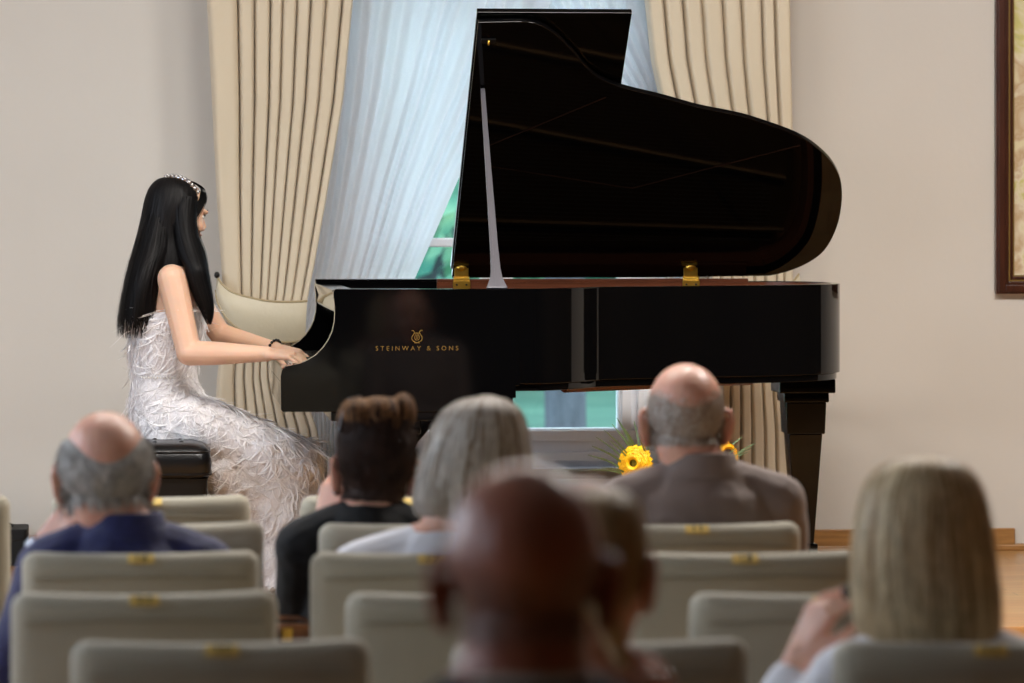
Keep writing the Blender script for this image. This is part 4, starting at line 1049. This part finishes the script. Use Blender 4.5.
q = MB(); q.tube([p for p in rr(.191, .371, zt_-.105)]+[rr(.191, .371, zt_-.105)[0]], .004, 6); q.tube([p for p in rr(.186, .366, zt_-.03)]+[rr(.186, .366, zt_-.03)[0]], .003, 6); q.build('piping', M['leather'], cu_)
q = MB()
for x in (-.09, 0, .09):
    for y in (-.27, -.09, .09, .27): q.ell((x, y, zt_), (.009, .009, .004), n=10, k=6)
q.build('tufting_buttons', M['leather'], cu_)
MB().rings([rr(.178, .355, zt_-.215, .02), rr(.178, .355, zt_-.12, .02)]).build('bench_frame', M['blacksatin'], bn)
for sx in (-1, 1):
    for sy in (-1, 1): MB().rings([rr(.026, .026, zt_-.2, .004, 2), rr(.018, .018, .0, .004, 2)]).xf(Matrix.Translation(V((sx*.145, sy*.32, 0)))).build('leg', M['blacksatin'], bn)
    MB().tube([V((sx*.178, 0, zt_-.16)), V((sx*.20, 0, zt_-.16))], .02, 14).build('knob', M['blacksatin'], bn)

# ------------------------------------------------------------------ flowers
fc = P(684, 520, 12.72)
vs_ = thing('vase', 'tall glazed vase on the stage holding sunflowers', 'vase', (fc.x, fc.y, STZ))
q = MB(); rs = []
for z, r_ in ((0, .06), (.01, .075), (.08, .09), (.18, .075), (.26, .05), (.32, .048), (.36, .062), (.365, .058), (.33, .04), (.2, .05)):
    rs.append([V((r_*math.cos(2*PI*j/28), r_*math.sin(2*PI*j/28), z)) for j in range(28)])
q.rings(rs).build('vessel', M['vase'], vs_)
def sunflower(px, py, D, look, R_, disc, lab, double=False):
    c = P(px, py, D); t = thing('sunflower', lab, 'flower', c)
    lk = V(look).normalized(); a = V((0, 0, 1)); x_ = lk.cross(a).normalized(); y_ = x_.cross(lk); rn = random.Random(px)
    ds = MB().ell((0, 0, 0), (.034 if not double else .02, .034 if not double else .02, .016), n=18, k=10)
    mm = Matrix((x_, y_, lk)).transposed().to_4x4(); ds.xf(mm); ds.build('disc', M[disc], t)
    pe = MB()
    for L_ in range(3 if not double else 7):
        nn_ = 19 if not double else 24
        for k in range(nn_):
            an = 2*PI*(k+.5*(L_ % 2))/nn_+rn.uniform(-.1, .1); r0 = .024 if not double else .012+.004*L_; r1 = R_*(1-.06*L_)*rn.uniform(.88, 1.08) if not double else r0+.018+.001*L_
            cc = V((math.cos(an), math.sin(an), 0)); ss = V((-math.sin(an), math.cos(an), 0)); pts = []; w_ = .0085 if not double else .011
            h0 = .004*L_ if not double else .022-.0035*L_
            rows = []
            for j in range(6):
                f = j/5; r_ = r0+(r1-r0)*f; ww = w_*math.sin(PI*min(.97, .18+f*.8))*1.1; z = h0+.010*math.sin(PI*f)-.010*f*f*rn.uniform(.2, 1.6)
                rows += [cc*r_-ss*ww+V((0, 0, z)), cc*r_+V((0, 0, z-.002)), cc*r_+ss*ww+V((0, 0, z))]
            pe.add(rows, [f_ for j in range(5) for f_ in ((3*j, 3*j+1, 3*j+4, 3*j+3), (3*j+1, 3*j+2, 3*j+5, 3*j+4))])
    pe.xf(mm); pe.build('petals', M['petal'], t, fix=False)
    base = V((fc.x, fc.y, STZ+.3)); mid = c.lerp(base, .5)+V((.0, 0, .05))
    s_ = MB(); s_.tube([V(p)-c for p in spl([tuple(c-lk*.01), tuple(mid), tuple(base)], 12)], .005, 8); s_.build('stem', M['leaf'], t)
    sp = MB()
    for k in range(14):
        an = 2*PI*k/14; cc = mm.to_3x3() @ V((math.cos(an), math.sin(an), -.25)); ss = mm.to_3x3() @ V((-math.sin(an), math.cos(an), 0))
        sp.add([cc*.01-ss*.008, cc*.01+ss*.008, cc*R_*.75-lk*.004], [(0, 1, 2)])
    sp.build('sepals', M['leaf'], t, fix=False)
sunflower(635, 463, 12.66, (-.35, -1, .05), .052, 'discg', 'round yellow sunflower with dense petals, left of the bald head', True)
sunflower(726, 457, 12.66, (.8, -.9, .05), .055, 'disc', 'yellow sunflower with dark centre, right of the bald head')
gr = thing('grass_spray', 'spray of thin green grass blades around the sunflowers', 'foliage', (fc.x, fc.y, STZ+.33))
q = MB(); base = P(655, 490, 12.72)
tips = [(592, 446), (588, 455), (596, 437), (604, 430), (612, 424), (617, 418), (624, 428), (634, 421), (601, 468), (640, 440), (590, 470), (609, 440), (628, 440), (621, 434), (645, 432),
        (756, 443), (748, 452), (742, 437), (736, 450), (738, 446), (752, 448), (744, 470), (730, 444), (740, 480)]
for i, (x, y) in enumerate(tips):
    b0 = P(650+random.uniform(-5, 5), 488, 12.72) if x < 680 else P(708+random.uniform(-8, 8), 484, 12.72)
    tp = P(x, y, 12.66+random.uniform(-.08, .08)); md = b0.lerp(tp, .55)+V((0, 0, .02)); pts = [V(p) for p in spl([tuple(b0), tuple(md), tuple(tp)], 9)]
    dd = (tp-b0).normalized(); sd = dd.cross(V((0, 1, 0))).normalized(); w_ = random.uniform(.006, .010) if x < 680 else .0045
    ribbon(q, pts, w_, [(sd+V((0, .4, 0))).normalized()]*9); ribbon(q, [p+V((0, .0012, 0)) for p in pts], w_*.5, [(sd+V((0, -.9, 0))).normalized()]*9)
    q.tube([b0, V((fc.x, fc.y, STZ+.34))], .0018, 5)
q.build('grass_blades', M['blade'], gr, 'W', fix=False)['kind'] = 'stuff'
q = MB(); rn = random.Random(3)
for i in range(16):
    c = P(rn.uniform(700, 752), rn.uniform(474, 492), 12.7); a = rn.uniform(0, 6.28); L_ = .05; d_ = V((math.cos(a), rn.uniform(-.4, .4), math.sin(a)*.5+.2)).normalized(); s_ = d_.cross(V((0, 1, .3))).normalized()
    rows = []
    for j in range(6): f = j/5; ww = .013*math.sin(PI*min(.98, f+.05)); p = c+d_*L_*f-V((0, 0, .02*f*f)); rows += [p-s_*ww, p+V((0, .002, 0)), p+s_*ww]
    q.add(rows, [f_ for j in range(5) for f_ in ((3*j, 3*j+1, 3*j+4, 3*j+3), (3*j+1, 3*j+2, 3*j+5, 3*j+4))])
    q.tube([c, V((fc.x, fc.y, STZ+.34))], .0015, 5)
q.build('leaves', M['leaf'], gr, 'W', fix=False)['kind'] = 'stuff'

# ------------------------------------------------------------------ black case by the wall, handbag
ca, cb = PV(-30, 527, 14.9), PV(28, 551, 14.9)
ck = thing('equipment_case', 'black case standing on the floor against the wall at the left edge', 'case', RM @ V(((ca.x+cb.x)/2, 14.9, STZ)), AL)
hw_, hh = (cb.x-ca.x)/2, ca.z-STZ
MB().rings([rr(hw_, .13, z, .02) for z in (.0, .01, hh-.01, hh)]).build('case_body', M['blackcloth'], ck, bevel=.004)
MB().tube([V(p) for p in spl([(-.05, 0, hh), (-.04, 0, hh+.012), (.04, 0, hh+.012), (.05, 0, hh)], 10)], .004, 8).build('handle', M['blackcloth'], ck)
MB().rings([rr(hw_+.002, .132, hh*.7, .02), rr(hw_+.002, .132, hh*.72, .02)]).build('zip', M['blacksatin'], ck)
hbq = P(288, 640, 8.55); hb_ = thing('handbag', 'tan leather handbag beside the person in black', 'bag', (hbq.x, hbq.y, .0))
zc = hbq.z
def bagring(z, w_, d_): return [V((w_*math.copysign(abs(math.cos(a))**.6, math.cos(a)), d_*math.copysign(abs(math.sin(a))**.6, math.sin(a)), z)) for a in [2*PI*k/28 for k in range(28)]]
MB().rings([bagring(zc-.17, .085, .05), bagring(zc-.165, .095, .06), bagring(zc-.08, .10, .06), bagring(zc+.02, .085, .035), bagring(zc+.035, .08, .02)]).build('bag_body', M['bag'], hb_)
for s in (-1, 1): MB().tube([V(p) for p in spl([(-.05, s*.02, zc+.03), (-.04, s*.05, zc+.05), (0, s*.06, zc+.055), (.04, s*.05, zc+.05), (.05, s*.02, zc+.03)], 16)], .005, 8).build('handle', M['bag'], hb_)
MB().box((-.012, -.04, zc+.0), (.012, -.034, zc+.03)).build('clasp', M['brass'], hb_, bevel=.002)
st_ = thing('stool', 'small wooden stool carrying the tan handbag', 'stool', (hbq.x, hbq.y, 0))
MB().rings([[V((.12*math.cos(2*PI*k/24), .09*math.sin(2*PI*k/24), z)) for k in range(24)] for z in (zc-.195, zc-.171)]).build('seat', M['oak'], st_, bevel=.003)
for k in range(4):
    a = PI/4+k*PI/2; MB().tube([V((.08*math.cos(a), .06*math.sin(a), zc-.19)), V((.10*math.cos(a), .08*math.sin(a), .002))], .011, 8).build('leg', M['oak'], st_)

# ------------------------------------------------------------------ outside
struct(MB().box((-60, 16, -.45), (70, 120, -.35)).build('ground_lawn', M['lawn'], space='W', smooth=False))
def tree(px, D, trunk_r, crowns, lab, leafm, ntl=2600, sz=.13, seed=1, grp='trees outside the window'):
    rn = random.Random(seed); bx = (px-512)*D/F; t = thing('tree', lab, 'tree', (bx, D, -.35), 0, grp)
    q = MB(); hgt = max(c[2] for c in crowns)+.35
    q.tube([V((0, 0, -.02)), V((.02, 0, .25)), V((0, 0, hgt*.4)), V((.1, 0, hgt*.75)), V((.05, 0, hgt))], [trunk_r*1.5, trunk_r*1.08, trunk_r, trunk_r*.6, trunk_r*.15], 16)
    for k in range(7):
        a = rn.uniform(0, 6.28); z0 = hgt*rn.uniform(.42, .75); q.tube([V((.02, 0, z0)), V((math.cos(a)*.6, math.sin(a)*.6, z0+.5)), V((math.cos(a)*1.3, math.sin(a)*1.3, z0+.8))], [trunk_r*.4, trunk_r*.25, .02], 8)
    q.build('trunk', M['bark'], t)
    q = MB()
    for c in crowns:
        for _ in range(ntl//len(crowns)):
            while True:
                p = V((rn.uniform(-1, 1), rn.uniform(-1, 1), rn.uniform(-1, 1)))
                if p.length < 1 and p.length > .35: break
            p = V((c[0]-bx+p.x*c[3], p.y*c[3]+c[1]-D, c[2]+.35+p.z*c[4])); n_ = V((rn.uniform(-1, 1), rn.uniform(-1, 1), rn.uniform(-1, 1))).normalized()
            a = n_.orthogonal().normalized(); b_ = n_.cross(a); s_ = sz*rn.uniform(.6, 1.3)
            q.add([p-a*s_, p+b_*s_*.45, p+a*s_, p-b_*s_*.45], [(0, 1, 2, 3)])
    q.build('foliage', M[leafm], t, fix=False)['kind'] = 'stuff'
X = lambda px, D: (px-512)*D/F
tree(563, 29, .145, [(X(563, 29)+.3, 29, 4.6, 2.6, 1.6), (X(563, 29)-1.4, 29.5, 4.0, 1.6, 1.1)], 'thick grey trunk standing on the lawn outside, seen below the piano', 'tleaf', seed=1)
tree(430, 33, .12, [(X(430, 33), 33, 1.5, 1.3, 1.6), (X(400, 33), 33.5, 3.2, 2.2, 1.4)], 'leafy green tree outside, seen between sheer curtain and lid', 'tleaf2', ntl=3000, seed=2)
tree(330, 40, .14, [(X(330, 40), 40, 2.6, 2.4, 2.6), (X(380, 40), 41, 1.4, 2.0, 1.6)], 'dark bushy tree far outside behind the sheer curtain', 'tleaf', ntl=3000, sz=.17, seed=3)
tree(500, 52, .15, [(X(500, 48), 52, 3.2, 3.2, 2.6), (X(440, 48), 52, 1.4, 2.2, 1.8), (X(600, 48), 52, 3.2, 3.0, 2.4)], 'broad distant tree outside, behind the window bars', 'tleaf', ntl=4200, sz=.22, seed=4)
tree(720, 44, .15, [(X(720, 44), 44, 3.4, 3.0, 2.8)], 'distant tree outside to the right of the thick trunk', 'tleaf2', ntl=2200, sz=.2, seed=5)
rn = random.Random(40); t = thing('hedge', 'long green hedge at the far end of the lawn outside the window', 'hedge', (0, 62, -.35))
q = MB()
for _ in range(6000):
    p = V((rn.uniform(-5, 5), rn.gauss(0, .4), abs(rn.gauss(.8, .5)))); n_ = V((rn.uniform(-1, 1), rn.uniform(-1, 1), rn.uniform(-1, 1))).normalized(); a = n_.orthogonal().normalized(); b_ = n_.cross(a)
    q.add([p-a*.2, p+b_*.1, p+a*.2, p-b_*.1], [(0, 1, 2, 3)])
q.build('foliage', M['tleaf'], t, fix=False)['kind'] = 'stuff'
MB().box((-5, -.35, 0), (5, .35, 1.2)).build('hedge_core', M['bark'], t, bevel=.1)

# ------------------------------------------------------------------ light
wd = bpy.data.worlds.new('World'); SC.world = wd; wd.use_nodes = True; nt = wd.node_tree
bg = nt.nodes['Background']; sky = nt.nodes.new('ShaderNodeTexSky'); sky.sky_type = 'HOSEK_WILKIE'; sky.turbidity = 4; sky.sun_direction = V((.5, -.5, .7)).normalized()
mx = nt.nodes.new('ShaderNodeMixRGB'); mx.inputs[0].default_value = .75; mx.inputs[2].default_value = (.72, .84, 1, 1)
nt.links.new(sky.outputs[0], mx.inputs[1]); nt.links.new(mx.outputs[0], bg.inputs[0]); bg.inputs[1].default_value = 5.0
def area(name, loc, rot, sx, sy, pw, col, spread=180):
    l = bpy.data.lights.new(name, 'AREA'); l.shape = 'RECTANGLE'; l.size = sx; l.size_y = sy; l.energy = pw; l.color = col; l.spread = math.radians(spread)
    o = bpy.data.objects.new(name, l); C.objects.link(o); o.matrix_world = RM @ Matrix.Translation(V(loc)) @ Matrix.Rotation(math.radians(rot[2]), 4, 'Z') @ Matrix.Rotation(math.radians(rot[0]), 4, 'X') @ Matrix.Rotation(math.radians(rot[1]), 4, 'Y')
    return o
WARM = (1, .955, .90)
for u_, pw in ((-.4, 88), (1.5, 126), (3.6, 206)): area('stage_ceiling_light', (u_, 10.7, 4.35), (0, 0, 0), 1.2, .5, pw, WARM)
area('hall_ceiling_light', (1.2, 5.0, 4.35), (0, 0, 0), 2.4, .5, 2, WARM)
for v_, pw in ((6.5, 12), (9.3, 80), (3.7, 1), (12.1, 22)):  # the last one, unseen, is added to brighten the stage window frame
    area('side_window_daylight', (U0+.02, v_, 2.2), (0, -90, 0), 2.4, 1.3, pw, (.78, .88, 1))
sun = bpy.data.lights.new('sun', 'SUN'); sun.energy = 1.6; sun.angle = .02; sun.color = (1, .96, .88); so_ = bpy.data.objects.new('sun', sun); C.objects.link(so_)
so_.rotation_euler = (math.radians(50), 0, math.radians(25))

# ------------------------------------------------------------------ camera
cd = bpy.data.cameras.new('camera'); co = bpy.data.objects.new('camera', cd); C.objects.link(co); SC.camera = co
co.location = (0, 0, HZ); co.rotation_euler = (PI/2, 0, 0); cd.sensor_width = 36; cd.lens = 36*F/1024
cd.shift_y = -(341.5-HY)/1024; cd.clip_start = .1; cd.clip_end = 300
cd.dof.use_dof = True; cd.dof.focus_distance = 13.4; cd.dof.aperture_fstop = 4.2
SC.view_settings.view_transform = 'Standard'; SC.view_settings.look = 'None'; SC.view_settings.gamma = 1; SC.view_settings.exposure = 0; SC.view_settings.use_curve_mapping = False
SC.cycles.max_bounces = 8; SC.cycles.use_denoising = True
try: SC.cycles.sample_clamp_indirect = 6
except Exception: pass
